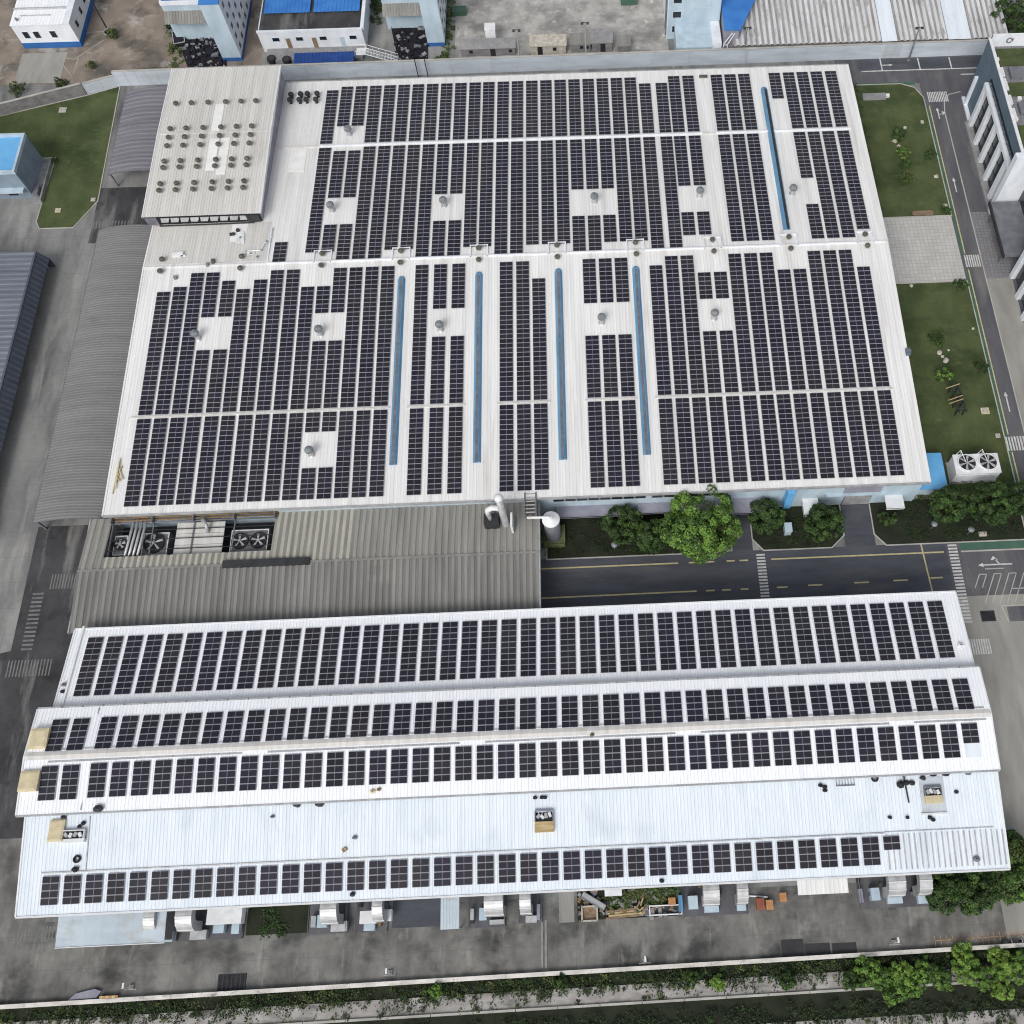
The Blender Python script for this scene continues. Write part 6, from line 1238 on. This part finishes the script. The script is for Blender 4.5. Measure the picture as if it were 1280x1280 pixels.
scatter('undergrowth','low dark ground cover in the middle planting bed',None,2600,.26,[5,5,5,0],52,(.1,.5),0,[(29.6,65.8),(42,65.8),(44.2,68),(44.2,73),(28.4,73),(28.4,68)])
scatter('undergrowth','low dark ground cover in the right planting bed',None,4500,.26,[5,5,5,0],53,(.1,.5),0,[(56,65.8),(78,65.8),(78,74),(56,74)])
scatter('undergrowth','dark hedge along the factory foot on the lower lawn',None,700,.34,[0,0,1],54,(.2,.9),0,[(60,74.8),(66,74.8),(66,77),(78,77),(78,76),(60.2,74.6)])
scatter('undergrowth','dark hedge along the factory foot on the upper lawn',None,900,.34,[0,0,1],55,(.2,1.0),0,[(62.4,143.2),(64.2,143.2),(64.0,182),(62.4,182)])
scatter('undergrowth','weeds and branches on the overgrown bed below the front eave',[(758,1112),(846,1108),(846,1122),(806,1136),(760,1138)],1500,.4,[0,4,4,1],56,(.1,.7))
scatter('undergrowth','dark ivy patch in the bare bed between exhaust units',[(318,1136),(356,1134),(356,1168),(330,1170)],500,.36,[0,0],57,(.05,.3))
scatter('undergrowth','weed strip behind the wall beside the concrete yard',[(553,0),(566,0),(569,78),(543,78),(556,64)],1100,.5,[0,4,1],58,(.2,1.2))
scatter('undergrowth','weed strip beside the blue roofed workshop',[(462,0),(480,0),(478,34),(466,34)],600,.5,[0,0],59,(.2,1.2))
scatter('undergrowth','weeds around the brown yard scrap',[(205,30),(222,40),(232,84),(208,84),(215,60)],700,.45,[0,4],60,(.1,.8))
scatter('undergrowth','green growth around the silo plinth',[(679,632),(684,632),(684,690),(677,690)],260,.36,[0,1],61,(.2,1.2))
# south bank: overgrown slope, concrete bank, second overgrown strip
sheet('embankment', [(-1600,-4.9-.00938*1470),(1600,-4.9+.00938*1730),(1600,-1500),(-1600,-1500)], -.6, M['soil_dark'], 'dark overgrown bank south of the parapet')
def bank(label, pa, pb, za, zb, m='concrete_bank'):
    b = MB(); n = 34
    for i in range(n):
        f0, f1 = i/n, (i+1)/n; X0, X1 = -140+260*f0, -140+260*f1; s = lambda X: (X+140)/260*2.4
        b.add([(X0,pb+s(X0),zb),(X1,pb+s(X1),zb),(X1,pa+s(X1),za),(X0,pa+s(X0),za)], [(0,1,2,3)])
    return b.build('concrete_bank', M[m], kind='structure', label=label)
bank('weathered concrete bank along the picture bottom',-7.4,-9.9,-.45,-1.1+.55)
b = MB()
for i in range(40):
    X0 = -140+i*6.5; Y = -10.0+(X0+140)/260*2.4; b.obox((X0+3.2,Y+.05,-.45),(6.4,.35,.3),.0092)
b.build('bank_edge', M['kerb'], kind='structure', label='pale edge of the concrete bank')
sheet('concrete_bank', [(20,-12.4),(80,-12.0),(80,-17),(20,-17.4)], -.5, M['concrete_bank'], 'second weathered concrete strip at the lower right')
def line(f0, f1, n, size, pal, seed, label, ya, yb, zr):
    pts = [(f0,ya(f0)),(f1,ya(f1)),(f1,yb(f1)),(f0,yb(f0))]; return scatter('undergrowth', label, None, n, size, pal, seed, zr, -.55, pts)
Yp = lambda X: -4.75+(X+95)/158*1.4
line(-98,64,17000,.3,[5,5,0,0,5,4],71,'dark undergrowth along the foot of the parapet', lambda X: Yp(X)-.55, lambda X: Yp(X)-2.9, (.1,.8))
line(-98,64,2600,.28,[0,4,5],72,'sparse weeds on the concrete bank', lambda X: Yp(X)-2.8, lambda X: Yp(X)-4.4, (.05,.4))
line(-98,64,12000,.3,[5,5,0,5],73,'dark undergrowth below the concrete bank', lambda X: Yp(X)-6.3, lambda X: Yp(X)-9.5, (.1,.7))
line(-5,64,4000,.3,[0,4,5],75,'weeds at the picture bottom right', lambda X: Yp(X)-9.0, lambda X: Yp(X)-14, (.1,.5))
for i,(u,v,r,pal) in enumerate(((897,1228,1.0,[3,3,2]),(1082,1213,1.9,[2,3,1]),(1100,1222,1.5,[1,2]),(1128,1220,1.9,[2,3]),(1117,1240,1.6,[2,1]),(1158,1213,1.7,[2,1]),(1178,1224,1.6,[1,2]),(1203,1190,1.4,[2,3]),(1206,1212,1.8,[3,2]),(1230,1222,1.6,[1,2]),(1250,1204,2.0,[2,3]),(1268,1214,1.8,[2,1]),(1252,1236,1.5,[3,2]),(1277,1202,1.7,[2,1]),(862,1224,1.1,[1,0]),(1142,1232,1.4,[1,2]),(1064,1226,1.3,[1,0]),(985,1226,1.1,[0,1]),(700,1228,1.0,[1,0]),(545,1238,.9,[1,2]))):
    lab = ('yellow green bush alone on the bank left of the bright thicket','first bright bush of the thicket by the dark asphalt squares','second bush of the thicket, half behind brighter ones','large bright bush hanging over the parapet foot','bush reaching lowest onto the concrete bank','mid green bush right of the lowest one','green bush under the small white box','bright bush standing over the parapet by the white box','pale green pointed bush below the white box','mid green bush left of the scooters','broad bright bush below the scooters','mid green bush right below the scooters','bright bush low on the bank at the right','bush at the right picture edge on the bank','small green bush left of the yellow green one','green bush among the taller thicket','dull bush at the left end of the thicket','small dark bush below the dark asphalt squares','small bush below the middle lamp post','small pale bush on the bank left of the channel')[i]
    tree('bush', lab, u, v, r*1.05, r, .5, 80+i, pal, 46, 44, .3, .85, 'bushes on the south bank', 'bush')
